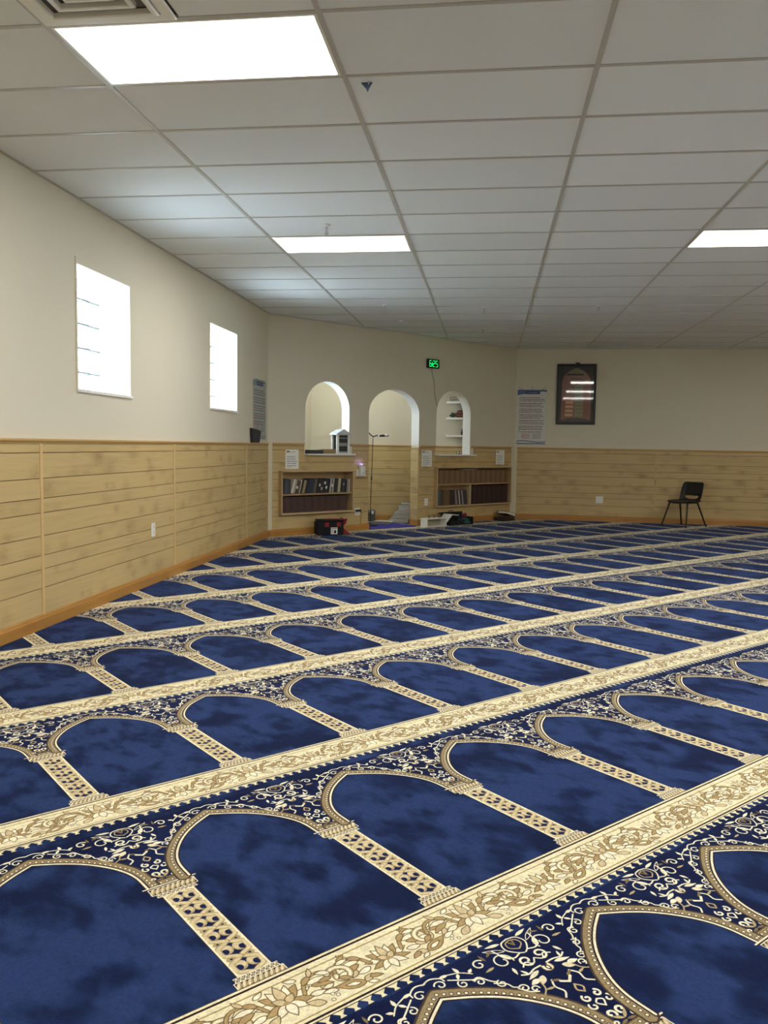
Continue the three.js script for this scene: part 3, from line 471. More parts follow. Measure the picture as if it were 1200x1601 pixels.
// seven-segment clock: 6:25
{
  const t = onD('digital_clock', 'black digital clock with green digits reading 6:25', 'clock', 3.265, 2.7, 0.001), on = new THREE.MeshStandardMaterial({ color: '#0a3a1c', emissive: '#1aff74', emissiveIntensity: 1.1, roughness: 0.5 });
  part('case', rb(0.28, 0.15, 0.035, 0.008, 0, 0, 0.0175), M.black, t); part('screen', bx(0.26, 0.13, 0.002, 0, 0, 0.0355), std('#050806', 0.25), t);
  const W = 0.044, H = 0.098, b = 0.01, seg = { a: [0, H / 2, W, b], d: [0, -H / 2, W, b], g: [0, 0, W, b], f: [-W / 2, H / 4, b, H / 2], b: [W / 2, H / 4, b, H / 2], e: [-W / 2, -H / 4, b, H / 2], c: [W / 2, -H / 4, b, H / 2] };
  for (const [x, s] of [[-0.075, 'afgecd'], [0.0, 'abged'], [0.07, 'afgcd']]) part('digit', [...s].map((k) => { const [X, Y, w, h] = seg[k]; return rb(w, h, 0.003, 0.001, x + X, Y, 0.0375); }), on, t);
  for (const y of [0.022, -0.022]) part('colon_dot', rb(0.009, 0.011, 0.003, 0.001, -0.0375, y, 0.0375), on, t); part('indicator_dot', rb(0.008, 0.01, 0.003, 0.001, 0.108, 0.03, 0.0375), on, t);
  const l = new THREE.PointLight('#2aff80', 0.02, 1); l.name = 'screen_glow'; l.position.set(0, 0, 0.06); t.add(l);
  part('cord', tube([[0, 0, 0], [0.0, -0.05, 0.0], [0.05, -0.2, 0], [0.07, -0.36, 0], [0.1, -0.5, 0], [0.135, -0.6, 0], [0.15, -0.62, -0.001]], 0.004, 30).translate(-0.01, -0.075, 0.005), std('#8d8876', 0.6), t);
}

// ---------------------------------------------------------------- paper on the walls
function printed(w, h, draw, px = 640) { return std('#ffffff', 0.75, { map: canvasTex(Math.round(px * w), Math.round(px * h), (c, W, H) => { c.scale(px, px); draw(c, w, h); }) }); }
const scribble = (c, x, y, w, r, h = 0.007, s = '#4a4a4a') => { let q = x; c.fillStyle = s; while (q < x + w - 0.004) { const l = Math.min(0.008 + r() * 0.03, x + w - q); c.fillRect(q, y + (r() - 0.5) * 0.0016, l, h * (0.7 + r() * 0.4)); q += l + 0.004 + r() * 0.004; } };
function front(w, h, d = 0.002) { const g = new THREE.BoxGeometry(w, h, d); return g; }
const notice = (w, h, seed) => printed(w, h, (c) => { const r = rng(seed); c.fillStyle = '#f0efe9'; c.fillRect(0, 0, w, h); c.fillStyle = '#3d3d46'; c.fillRect(0.02, 0.02, 0.05, 0.018); scribble(c, 0.07, 0.03, 0.1, r, 0.006); for (let i = 0; i < 5; i++) { scribble(c, 0.03, 0.1 + i * 0.032, w - 0.06 - r() * 0.03, r, 0.009, '#565b66'); } scribble(c, 0.03, 0.255, w * 0.4, r, 0.006, '#6a6f7a'); }, 900);
function sheet(label, a, y, w, h, seed) { const t = onD('paper_notice', label, 'notice', a, y, FACE + 0.001); part('sheet', front(w, h, 0.0016), notice(w, h, seed), t); for (const x of [-1, 1]) part('adhesive_tape', bx(0.02, 0.012, 0.0008, x * (w / 2 - 0.012), h / 2 - 0.004, 0.0012), M.tape, t); }
sheet('white printed notice taped above the bookcase nearest the window wall', 0.413, 1.11, 0.235, 0.28, 61); sheet('white printed notice taped beside the middle arch opening', 3.168, 1.128, 0.24, 0.272, 62); sheet('white printed notice taped over the far end of the wider bookcase', 5.06, 1.148, 0.235, 0.262, 63);
function wallPoster(t, w, h, blue, seed, base) {
  part('sheet', front(w, h, 0.003), printed(w, h, (c) => {
    const r = rng(seed); c.fillStyle = base; c.fillRect(0, 0, w, h);
    c.fillStyle = blue; c.beginPath(); c.moveTo(0, 0); c.lineTo(w, 0); c.lineTo(w, 0.04); c.bezierCurveTo(w * 0.75, 0.015, w * 0.4, 0.07, 0, 0.1); c.fill(); c.fillStyle = '#30365c'; c.beginPath(); c.roundRect(w * 0.27, 0.03, w * 0.5, 0.05, 0.02); c.fill(); scribble(c, w * 0.32, 0.05, w * 0.4, r, 0.009, '#c9cfe6');
    let y = 0.14; for (let i = 0; y < h - 0.2; i++) { const red = i % 3 === 1; scribble(c, 0.03 + r() * 0.02, y, w - 0.07 - r() * 0.08, r, 0.012, red ? '#8a4648' : '#4d5160'); y += i % 3 === 2 ? 0.045 : 0.03; }
    for (let i = 0; i < 4; i++) { scribble(c, 0.09, h - 0.19 + i * 0.025, w * 0.3, r, 0.009, '#8a4648'); scribble(c, w * 0.55, h - 0.19 + i * 0.025, w * 0.3, r, 0.009, '#4d5160'); }
    c.strokeStyle = blue; c.lineWidth = 0.016; c.beginPath(); c.moveTo(0, h - 0.045); c.bezierCurveTo(w * 0.35, h - 0.1, w * 0.6, h - 0.0, w, h - 0.05); c.stroke(); c.fillStyle = blue; c.fillRect(0, h - 0.018, w, 0.018);
  }, 1000), t);
}
{ const t = onF('wall_poster', 'tall white poster of small text with blue wave header and foot', 'poster', 0.3, 1.9, 0.003); wallPoster(t, 0.53, 1.0, '#5a6f9c', 71, '#d9d8d4'); const hm = std('#6d675c', 0.6); for (const x of [-0.24, 0, 0.24]) part('hanger', tube([[x * 0.7, 0.5, 0.001], [x * 0.95, 0.53, 0.002], [x, 0.56, 0.002]], 0.003, 8, 6), hm, t); }
{ const t = onL('wall_poster', 'faint grey and green poster by the corner of the window wall', 'poster', 10.9, 1.79, 0.003); wallPoster(t, 0.62, 0.8, '#7d938c', 72, '#aaada6'); for (const x of [-0.28, 0.28]) part('adhesive_tape', bx(0.04, 0.02, 0.001, x, 0.39, 0.002), M.tape, t); }
{
  const w = 0.705, h = 1.1, t = onF('framed_picture', 'black framed glazed picture of a bronze arch, hanging beside the poster', 'picture', 1.09, 2.32, 0.004);
  const o = rectShape(-w / 2, -h / 2, w / 2, h / 2); o.holes.push(hole(-w / 2 + 0.045, -h / 2 + 0.045, w / 2 - 0.045, h / 2 - 0.045)); part('frame', metric(ext(o, 0.035, 0.006)), std('#17161a', 0.35), t);
  const pw = w - 0.09, ph = h - 0.09;
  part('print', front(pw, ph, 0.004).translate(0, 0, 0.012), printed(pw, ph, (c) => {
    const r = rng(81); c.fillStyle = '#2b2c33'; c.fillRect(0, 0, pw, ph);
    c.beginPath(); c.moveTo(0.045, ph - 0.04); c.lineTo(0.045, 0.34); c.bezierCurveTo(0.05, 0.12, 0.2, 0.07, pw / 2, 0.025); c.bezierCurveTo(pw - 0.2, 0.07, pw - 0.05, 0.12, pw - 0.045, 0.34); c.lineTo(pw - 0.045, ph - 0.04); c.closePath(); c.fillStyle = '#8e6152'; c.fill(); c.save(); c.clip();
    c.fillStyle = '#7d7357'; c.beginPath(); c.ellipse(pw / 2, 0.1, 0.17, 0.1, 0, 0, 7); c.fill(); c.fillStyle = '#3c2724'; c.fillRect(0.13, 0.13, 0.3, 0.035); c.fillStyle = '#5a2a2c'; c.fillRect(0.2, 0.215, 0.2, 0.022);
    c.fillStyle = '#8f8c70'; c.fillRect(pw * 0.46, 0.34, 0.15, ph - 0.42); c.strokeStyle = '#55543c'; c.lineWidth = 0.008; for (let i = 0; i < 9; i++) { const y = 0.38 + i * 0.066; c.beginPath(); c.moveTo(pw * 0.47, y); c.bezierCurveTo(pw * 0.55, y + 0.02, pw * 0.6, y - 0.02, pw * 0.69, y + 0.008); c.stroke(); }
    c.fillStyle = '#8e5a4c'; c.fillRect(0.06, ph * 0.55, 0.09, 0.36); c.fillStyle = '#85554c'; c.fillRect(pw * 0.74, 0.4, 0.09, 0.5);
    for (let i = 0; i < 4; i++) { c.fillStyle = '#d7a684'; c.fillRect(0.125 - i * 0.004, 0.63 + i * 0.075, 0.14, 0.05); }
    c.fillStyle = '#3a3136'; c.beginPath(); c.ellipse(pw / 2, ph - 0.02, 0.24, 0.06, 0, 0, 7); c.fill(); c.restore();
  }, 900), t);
  part('glazing', front(pw, ph, 0.002).translate(0, 0, 0.018), new THREE.MeshPhysicalMaterial({ color: '#ffffff', transmission: 1, thickness: 0, roughness: 0.03, ior: 1.5 }), t);
  part('hook', [rb(0.07, 0.03, 0.025, 0.008, 0.02, h / 2 + 0.008, 0.014), rod([0.0, h / 2 + 0.015, 0.01], [-0.03, h / 2 + 0.03, 0.004], 0.008)], M.black, t);
}
{ // black pocket standing on the moulding
  const t = thing('pencil_cup', 'black slant-topped cup standing on the moulding in the corner', 'cup', Lw(10.5, 1.342, 0.058), Math.PI / 2 - 0.9), g = new THREE.CylinderGeometry(0.082, 0.062, 0.17, 28, 6, true), p = g.attributes.position;
  for (let i = 0; i < p.count; i++) { const y = p.getY(i); if (y > 0) p.setY(i, y + (y / 0.085) * (-p.getX(i) * 0.25)); p.setZ(i, p.getZ(i) * 0.66); } g.translate(0, 0.087, 0); g.computeVertexNormals();
  part('shell', g, std('#1b1c20', 0.45, { side: THREE.DoubleSide }), t); part('base', new THREE.CylinderGeometry(0.062, 0.06, 0.006, 28).scale(1, 1, 0.66).translate(0, 0.003, 0), M.black, t);
}

// ---------------------------------------------------------------- bookcases set into the slanted wall
function bookcase(label, [a0, y0, a1, y1], shelfY, divider, light) {
  const w = a1 - a0, h = y1 - y0, n1 = 0.085, n0 = -0.15, dep = n1 - n0, mid = (n1 + n0) / 2, e = 0.022, t = onD('bookcase', label, 'bookcase', (a0 + a1) / 2, y0, 0), mt = M.shelf;
  part('top_board', bx(w, e, dep, 0, h - e / 2, mid), mt, t); part('bottom_board', bx(w, e, dep, 0, e / 2, mid), mt, t);
  for (const s of [-1, 1]) part('side_board', bx(e, h - 2 * e, dep, s * (w / 2 - e / 2), h / 2, mid), mt, t);
  part('back_panel', bx(w - 2 * e, h - 2 * e, 0.006, 0, h / 2, n0 + 0.004), M.shelf, t); part('shelf', bx(w - 2 * e, 0.02, dep - 0.015, 0, shelfY - y0 - 0.01, mid - 0.004), mt, t);
  if (divider) part('divider', bx(0.024, shelfY - 0.02 - y0 - e, dep - 0.018, divider - (a0 + a1) / 2, (shelfY - 0.02 - y0 + e) / 2, mid - 0.005), M.shelfLight, t);
  part('front_edge', [bx(0.012, h, 0.008, -w / 2 + 0.006, h / 2, n1 + 0.002), bx(0.012, h, 0.008, w / 2 - 0.006, h / 2, n1 + 0.002), bx(w - 0.024, 0.014, 0.008, 0, 0.007, n1 + 0.002), bx(w - 0.024, 0.014, 0.008, 0, h - 0.007, n1 + 0.002)], M.shelfLight, t);
  return t;
}
bookcase('low wooden bookcase set in the wall below the first arched niche', C1, 0.607, null); bookcase('wider wooden bookcase with a divided lower shelf, near the far corner', C2, 0.69, 4.215);
const covers = {}; const coverMat = (hex) => (covers[hex] ??= std(hex, 0.6));
// a book stands on its tail, spine to the room; its foot on the right is the origin
function makeBook(w, h, d, hex, mark) {
  const t = new THREE.Group(), b = Math.min(0.003, w * 0.15); t.name = 'book';
  part('cover', [bx(b, h, d, -b / 2, h / 2, -d / 2), bx(b, h, d, -w + b / 2, h / 2, -d / 2), rb(w, h, 0.004, 0.0018, -w / 2, h / 2, -0.001)], coverMat(hex), t);
  part('pages', bx(w - 2 * b, h - 0.008, d - 0.008, -w / 2, h / 2, -d / 2 - 0.002), M.paper, t);
  if (mark) part('spine_label', bx(w * 0.8, 0.04, 0.001, -w / 2, h * mark[1], 0.0018), coverMat(mark[0]), t);
  return t;
}
function stand(b, label, group, a, y, n, lean = 0, turn = 0) { b.name = numbered('book'); scene.add(b); b.position.set(...D(a, y, n)); b.rotation.set(0, TH + turn, -lean, 'YXZ'); return tag(b, label, 'book', group); }
const ORD = ['first', 'second', 'third', 'fourth', 'fifth', 'sixth', 'seventh', 'eighth', 'ninth', 'tenth', 'eleventh', 'twelfth', 'thirteenth', 'fourteenth', 'fifteenth', 'sixteenth', 'seventeenth', 'eighteenth', 'nineteenth', 'twentieth', 'twenty-first', 'twenty-second', 'twenty-third', 'twenty-fourth', 'twenty-fifth', 'twenty-sixth', 'twenty-seventh', 'twenty-eighth', 'twenty-ninth', 'thirtieth', 'thirty-first', 'thirty-second'];
{
  const row = [['charcoal', '#3c3e44', 0.05, 0.215], ['slate', '#45484f', 0.045, 0.21], ['charcoal', '#383a40', 0.045, 0.213], ['white', '#d5cfbf', 0.026, 0.215], ['grey', '#a8a194', 0.03, 0.205], ['dark', '#4c4a44', 0.03, 0.2, ['#e6e4dc', 0.45]], ['brown', '#6d5b45', 0.022, 0.19], ['white', '#dcd7c8', 0.012, 0.205], ['black', '#26262a', 0.026, 0.2], ['tan', '#a48c63', 0.034, 0.195], ['black', '#2a2b2f', 0.03, 0.2], ['navy', '#2c3442', 0.045, 0.21], ['navy', '#2f3848', 0.045, 0.212], ['taupe', '#6f6254', 0.032, 0.21], ['black', '#232428', 0.034, 0.212], ['black', '#28292d', 0.03, 0.214, ['#c9c5b8', 0.55]], ['charcoal', '#2e2f34', 0.034, 0.21, ['#b7b3a6', 0.3]], ['black', '#222327', 0.035, 0.212, ['#d4d0c4', 0.7]], ['charcoal', '#34353a', 0.032, 0.208, ['#e4e1d8', 0.38]], ['black', '#242529', 0.034, 0.212], ['white', '#d9d4c6', 0.012, 0.22], ['grey', '#77756c', 0.032, 0.215, ['#dedbd2', 0.5]], ['white', '#cfcabb', 0.011, 0.218], ['black', '#2a2a2d', 0.03, 0.215], ['charcoal', '#35342f', 0.032, 0.212], ['cream', '#b9ad8f', 0.04, 0.214], ['black', '#26272a', 0.034, 0.21], ['charcoal', '#3a3b3d', 0.026, 0.205, ['#97958c', 0.6]], ['black', '#2c2b2c', 0.028, 0.2], ['dark', '#3b3a38', 0.026, 0.195, ['#eceae3', 0.5]]];
  let a = C1[0] + 0.03, was = 0; const r = rng(9);
  row.forEach(([c, hex, w, h, mark], i) => { const lean = i < 3 ? 0.03 : 0.3 - 0.008 * i + (r() - 0.5) * 0.01; w *= 1.22; a += w / Math.cos(lean) + 0.0012 + (was > lean ? 0.2 * (Math.tan(was) - Math.tan(lean)) : 0); was = lean; if (a > C1[2] - 0.075) return; stand(makeBook(w, h, 0.15, hex, mark), c + ' book' + (mark ? ' with pale spine label' : '') + ', ' + ORD[i] + ' from the left on the first bookcase\'s upper shelf', 'books leaning on the upper shelf', a, 0.6075, 0.02 + (r() - 0.5) * 0.015, lean); });
  stand(makeBook(0.01, 0.2, 0.13, '#ddd9cc'), 'slim white upright book at the end of the first bookcase\'s upper shelf', 'books leaning on the upper shelf', C1[2] - 0.04, 0.6075, 0.035, 0.02);
  const set = (a0, a1, y, w, h, hexes, label, group, n = 0.03) => { const protos = hexes.map((x, i) => makeBook(w - 0.001, h + (i - 1) * 0.0015, 0.16, x)); for (let q = a0 + w, i = 0; q <= a1; q += w, i++) stand(protos[i % protos.length].clone(), label, group, q, y, n + (i % 3) * 0.0015); };
  set(C1[0] + 0.026, C1[2] - 0.06, C1[1] + 0.0225, 0.042, 0.228, ['#4a332d', '#452f2a', '#4d3630'], 'dark maroon volume in the uniform set on the first bookcase\'s lower shelf', 'maroon set in the first bookcase');
  set(C2[0] + 0.03, C2[2] - 0.13, 0.6905, 0.045, 0.232, ['#7d6243', '#735a3c', '#84694a'], 'brown volume in the uniform set on the wider bookcase\'s upper shelf', 'brown set in the wider bookcase');
  set(4.235, C2[2] - 0.04, C2[1] + 0.0225, 0.045, 0.322, ['#38211f', '#341e1d', '#3c2422'], 'tall maroon volume on the wider bookcase\'s lower shelf, right of its divider', 'tall maroon set in the wider bookcase');
  let q = C2[0] + 0.03; [['grey-green', '#66706a', 0.05, 0.27], ['green', '#4a5a4a', 0.03, 0.26], ['dark brown', '#4a3828', 0.045, 0.25], ['brown', '#6a5034', 0.05, 0.26], ['tan brown', '#6f5638', 0.05, 0.25], ['dark', '#3c2e22', 0.045, 0.24], ['dark', '#38302a', 0.04, 0.25]].forEach(([c, hex, w, h], i) => { w *= 1.5; q += w + 0.001; stand(makeBook(w, h, 0.15, hex), c + ' upright book, ' + ORD[i] + ' from the left on the wider bookcase\'s lower shelf', 'books left of the divider', q, C2[1] + 0.0225, 0.03); });
  [['silver grey', '#8f8a84', 0.022], ['dark', '#40383a', 0.03], ['white', '#bdb8ae', 0.02], ['dark', '#3d3537', 0.03], ['silver grey', '#a09a92', 0.022], ['dark violet', '#3f3844', 0.03], ['dark violet', '#453d48', 0.034]].forEach(([c, hex, w], i) => { w *= 1.5; if (!i) q += 0.044; q += w / Math.cos(0.17) + 0.0015; stand(makeBook(w, 0.25, 0.15, hex), c + ' book leaning left, ' + ORD[i] + ' of the leaning ones by the wider bookcase\'s divider', 'books left of the divider', q, C2[1] + 0.0225 + w * Math.sin(0.17) , 0.025, -0.17); });
  const t = onD('loose_paper', 'white paper lying on top of the brown volumes', 'paper', 4.2, 0.9285, -0.02); part('sheet', rb(0.3, 0.008, 0.12, 0.002, 0, 0.004, 0), M.paper, t);
}

// ---------------------------------------------------------------- things in the niches
{
  const t = onD('lantern', 'small white house-shaped lantern with dark windows on the niche sill', 'lantern', 1.345, SILL, -0.03), w = 0.245, h = 0.27, d = 0.15;
  part('base', rb(w + 0.03, 0.016, d + 0.03, 0.004, 0, 0.008, 0), M.white, t);
  for (const x of [-1, 1]) for (const z of [-1, 1]) part('corner_post', bx(0.035, h, 0.03, x * (w / 2 - 0.0175), 0.016 + h / 2, z * (d / 2 - 0.015)), M.white, t);
  part('dark_panes', bx(w - 0.05, h - 0.01, d - 0.03, 0, 0.016 + h / 2, 0), std('#25282b', 0.25), t); const cm = std('#8c9194', 0.5); for (const [y, q] of [[0.016 + h * 0.46, 0.05], [0.026, 0.02], [0.02 + h * 0.8, 0.012]]) part('crossbar', bx(w - 0.07, q, 0.012, 0, y, d / 2 - 0.01), cm, t);
  part('roof', ext(poly([[-w / 2 - 0.03, 0], [w / 2 + 0.03, 0], [w / 2 + 0.01, 0.022], [0.01, 0.085], [-0.01, 0.085], [-w / 2 - 0.01, 0.022]]), d + 0.03, 0.004).translate(0, 0.016 + h, -d / 2 - 0.015), std('#c9cbca', 0.5), t); part('finial', cyl(0.006, 0.012, 0.03, 0, 0.115 + h, 0), M.white, t);
  const b = onD('sill_book', 'black book lying flat on the niche sill', 'book', 0.8, SILL, 0.0); part('cover', [rb(0.27, 0.006, 0.18, 0.002, 0, 0.003, 0), rb(0.27, 0.006, 0.18, 0.002, 0, 0.051, 0), rb(0.27, 0.054, 0.008, 0.003, 0, 0.027, -0.087)], M.black, b); part('pages', bx(0.262, 0.044, 0.17, 0, 0.027, 0.0), std('#4a4846', 0.8), b);
  const p = onD('folded_card', 'white card lying on the black book', 'card', 0.86, SILL + 0.0545, -0.02, null, 0.3); part('sheet', rb(0.15, 0.006, 0.1, 0.002, 0, 0.003, 0), M.paper, p);
  p.position.y = SILL + 0.0545;
  const c = onD('cardboard_box', 'low tan box between the black book and the lantern', 'box', 1.075, SILL, -0.02); part('body', rb(0.23, 0.05, 0.14, 0.003, 0, 0.025, 0), std('#a18a62', 0.8), c); part('lid', rb(0.236, 0.018, 0.146, 0.003, 0, 0.059, 0), std('#ad976f', 0.8), c);
}
{ // microphone on a floor stand, just inside the middle opening
  const t = thing('microphone_stand', 'thin black microphone stand inside the middle arch', 'stand', [-1.94, 0.0135, -13.3]);
  part('base', new THREE.LatheGeometry([[0.001, 0], [0.125, 0], [0.13, 0.006], [0.125, 0.014], [0.03, 0.022], [0.014, 0.04], [0.001, 0.04]].map(([a, b]) => new THREE.Vector2(a, b)), 32), M.black, t); part('pole', rod([0, 0.03, 0], [0.03, 1.46, 0], 0.006, 0.0055), M.darkSteel, t);
  part('clutch', cyl(0.011, 0.011, 0.07, 0.015, 0.78, 0), M.black, t); part('gooseneck', tube([[-0.06, 1.545, 0], [-0.03, 1.508, 0], [0.03, 1.462, 0], [0.09, 1.478, 0], [0.12, 1.484, 0]], 0.009, 30), M.black, t);
  const m = thing('microphone', 'black microphone with a silver ring, pointing sideways on the stand', 'microphone', [-1.825, 1.485, -13.3]); part('body', [rod([0.0, 0, 0], [0.11, 0.008, 0], 0.015, 0.02)], M.black, m); part('ring', rod([0.11, 0.008, 0], [0.125, 0.009, 0], 0.024), M.steel, m); part('grille', new THREE.SphereGeometry(0.026, 20, 14).scale(1.1, 1, 1).translate(0.148, 0.011, 0), std('#cfcfcd', 0.5, { metalness: 0.4 }), m); part('white_band', rod([0.0, 0, 0], [0.022, 0.0015, 0], 0.0175), M.white, m);
}
{ // corner shelves behind the last opening
  const onW = (a, n) => { const p = W(a, 0, n); return [p[0], -p[2]]; }, P1 = onW(2.405, 0.004), P2 = onW(2.84, 0.004), q = D(4.235, 0, -DT + 0.01), P3 = [q[0], -q[2]], P4 = [q[0] + 0.06, -q[2] + 0.07];
  const ys = [1.535, 1.845, 2.13], lab = ['lowest white corner shelf seen through the last arch', 'middle white corner shelf seen through the last arch', 'topmost white corner shelf seen through the last arch'];
  ys.forEach((y, i) => { const t = thing('corner_shelf', lab[i], 'shelf', [0, 0, 0], 0, 'corner shelves behind the last arch'); t.position.set(P1[0], y, -P1[1]); const sh = (pts) => pts.map(([x, z]) => [x - P1[0], z - P1[1]]); part('board', prism(sh([P1, P3, P4, P2]), -0.028, 0), M.white, t); part('front_lip', prism(sh([[P1[0] - 0.004, P1[1] - 0.006], [P3[0] - 0.004, P3[1] - 0.006], P3, P1]), -0.034, 0.002), M.white, t); });
  const at = (f, y) => [P1[0] + (P3[0] - P1[0]) * f + 0.035, y + 0.0025, -(P1[1] + (P3[1] - P1[1]) * f) - 0.02];
  const w = thing('wire_basket', 'small grey wire basket tipped on the top corner shelf', 'basket', at(0.35, ys[2])), wire = std('#8b887c', 0.5, { metalness: 0.5 }), rg = (y, a, b) => tube(Array.from({ length: 13 }, (_, i) => [Math.cos(i / 12 * 6.283) * a, y, Math.sin(i / 12 * 6.283) * b]), 0.0028, 36, 6);
  part('rings', [rg(0.004, 0.07, 0.035), rg(0.04, 0.078, 0.038), rg(0.075, 0.086, 0.04)], wire, w); part('uprights', Array.from({ length: 10 }, (_, i) => { const a = i / 10 * 6.283; return rod([Math.cos(a) * 0.07, 0.003, Math.sin(a) * 0.035], [Math.cos(a) * 0.086, 0.076, Math.sin(a) * 0.04], 0.0022); }), wire, w);
  const k = thing('folded_cloth', 'brown folded cloth with a green and white cap on the middle corner shelf', 'cloth', at(0.5, ys[1])); const fold = (x, y, a, b, c) => new THREE.SphereGeometry(1, 22, 14).scale(a, b, c).translate(x, y, 0);
  part('folds', [fold(0.06, 0.032, 0.1, 0.032, 0.045), fold(0.07, 0.075, 0.09, 0.03, 0.042), fold(0.075, 0.11, 0.07, 0.022, 0.036)], paint('#6b4636', 0.9, 0.001), k); part('cap', [fold(-0.07, 0.042, 0.06, 0.042, 0.04)], paint('#3c4a3c', 0.9, 0.001), k); part('white_edge', [fold(-0.1, 0.06, 0.045, 0.014, 0.03)], M.paper, k);
  const b = thing('small_bottle', 'tiny dark bottle on the lowest corner shelf', 'bottle', at(0.86, ys[0])); part('glass_body', new THREE.LatheGeometry([[0.001, 0], [0.022, 0], [0.023, 0.004], [0.023, 0.06], [0.012, 0.075], [0.012, 0.09], [0.001, 0.09]].map(([x, y]) => new THREE.Vector2(x, y)), 20), M.black, b); part('cap', cyl(0.013, 0.013, 0.018, 0, 0.098, 0), M.black, b);
  const s = onD('folded_glasses', 'pair of dark folded glasses on the last niche sill', 'glasses', 4.02, SILL + 0.0005, -0.04), rim = (x) => new THREE.TorusGeometry(0.028, 0.0035, 8, 24).translate(x, 0.032, 0); part('rims', [rim(-0.035), rim(0.035), rod([-0.008, 0.036, 0], [0.008, 0.036, 0], 0.003)], M.black, s); part('temples', [rod([-0.063, 0.034, 0], [0.03, 0.005, -0.02], 0.003), rod([0.063, 0.034, 0], [-0.03, 0.006, -0.03], 0.003)], M.black, s); part('lenses', [cyl(0.026, 0.026, 0.002, 0, 0, 0, 24).rotateX(Math.PI / 2).translate(-0.035, 0.032, 0), cyl(0.026, 0.026, 0.002, 0, 0, 0, 24).rotateX(Math.PI / 2).translate(0.035, 0.032, 0)], std('#d8d9d6', 0.15), s);
}

// ---------------------------------------------------------------- things on the floor by the slanted wall
{
  const g = thing('prayer_rug', 'bright blue rug on the floor of the middle arch', 'rug', D(2.44, 0.001, -0.39), TH); part('pile', rb(0.98, 0.01, 0.86, 0.004, 0, 0.005, 0), paint('#34349a', 0.95, 0.002), g); const bm = paint('#4b4bb8', 0.95, 0.002); for (const z of [0.37, -0.37]) part('border_band', bx(0.9, 0.002, 0.04, 0, 0.0105, z), bm, g);
  const x = thing('storage_box', 'low grey lidded box on the floor inside the middle arch', 'box', [-2.14, 0.0, -14.2], 0.25); part('body', rb(0.3, 0.15, 0.22, 0.012, 0, 0.075, 0), std('#4f5650', 0.6), x); part('lid', rb(0.315, 0.05, 0.235, 0.012, 0, 0.175, 0), std('#6f7770', 0.6), x); part('latch', rb(0.04, 0.05, 0.012, 0.004, 0.1, 0.16, 0.122), M.plastic, x);
  const r = rng(17), N = 17, hx = ['#6f6c64', '#98948a', '#5d5a54', '#a8a396', '#77736b'];
  for (let i = 0; i < N; i++) {
    const wide = 0.36 - i * 0.008, t = thing('booklet', 'grey booklet in the leaning pile inside the middle arch, ' + (i === 0 ? 'lowest' : i === N - 1 ? 'topmost' : ORD[i] + ' from the floor'), 'booklet', [-1.56 + i * 0.0105 + (r() - 0.5) * 0.035, 0.001 + i * 0.0205, -(14.18 + (r() - 0.5) * 0.03)], (r() - 0.5) * 0.3, 'booklets piled inside the middle arch');
    part('cover', [bx(wide, 0.0025, 0.25, 0, 0.0013, 0), bx(wide, 0.0025, 0.25, 0, 0.0187, 0), bx(0.003, 0.02, 0.25, -wide / 2 + 0.0015, 0.01, 0)], coverMat(hx[i % 5]), t); part('pages', bx(wide - 0.01, 0.015, 0.243, 0.001, 0.01, 0), M.paper, t);
  }
  for (const [i, xx, zz, tn] of [[0, -1.79, 13.78, -0.25], [1, -1.77, 13.8, -0.16]]) { const t = thing('white_board', ['white board lying flat before the booklet pile, under the other', 'white board lying flat before the booklet pile, over the other'][i], 'board', [xx, 0.012 + i * 0.022, -zz], tn, 'boards before the booklet pile'); part('panel', rb(0.3, 0.012, 0.34, 0.003, 0, 0.006, 0), std('#c9c5b6', 0.7), t); part('edge_band', [bx(0.3, 0.018, 0.006, 0, 0.009, 0.172), bx(0.006, 0.018, 0.34, -0.152, 0.009, 0)], std('#8e8a7e', 0.7), t); }
}
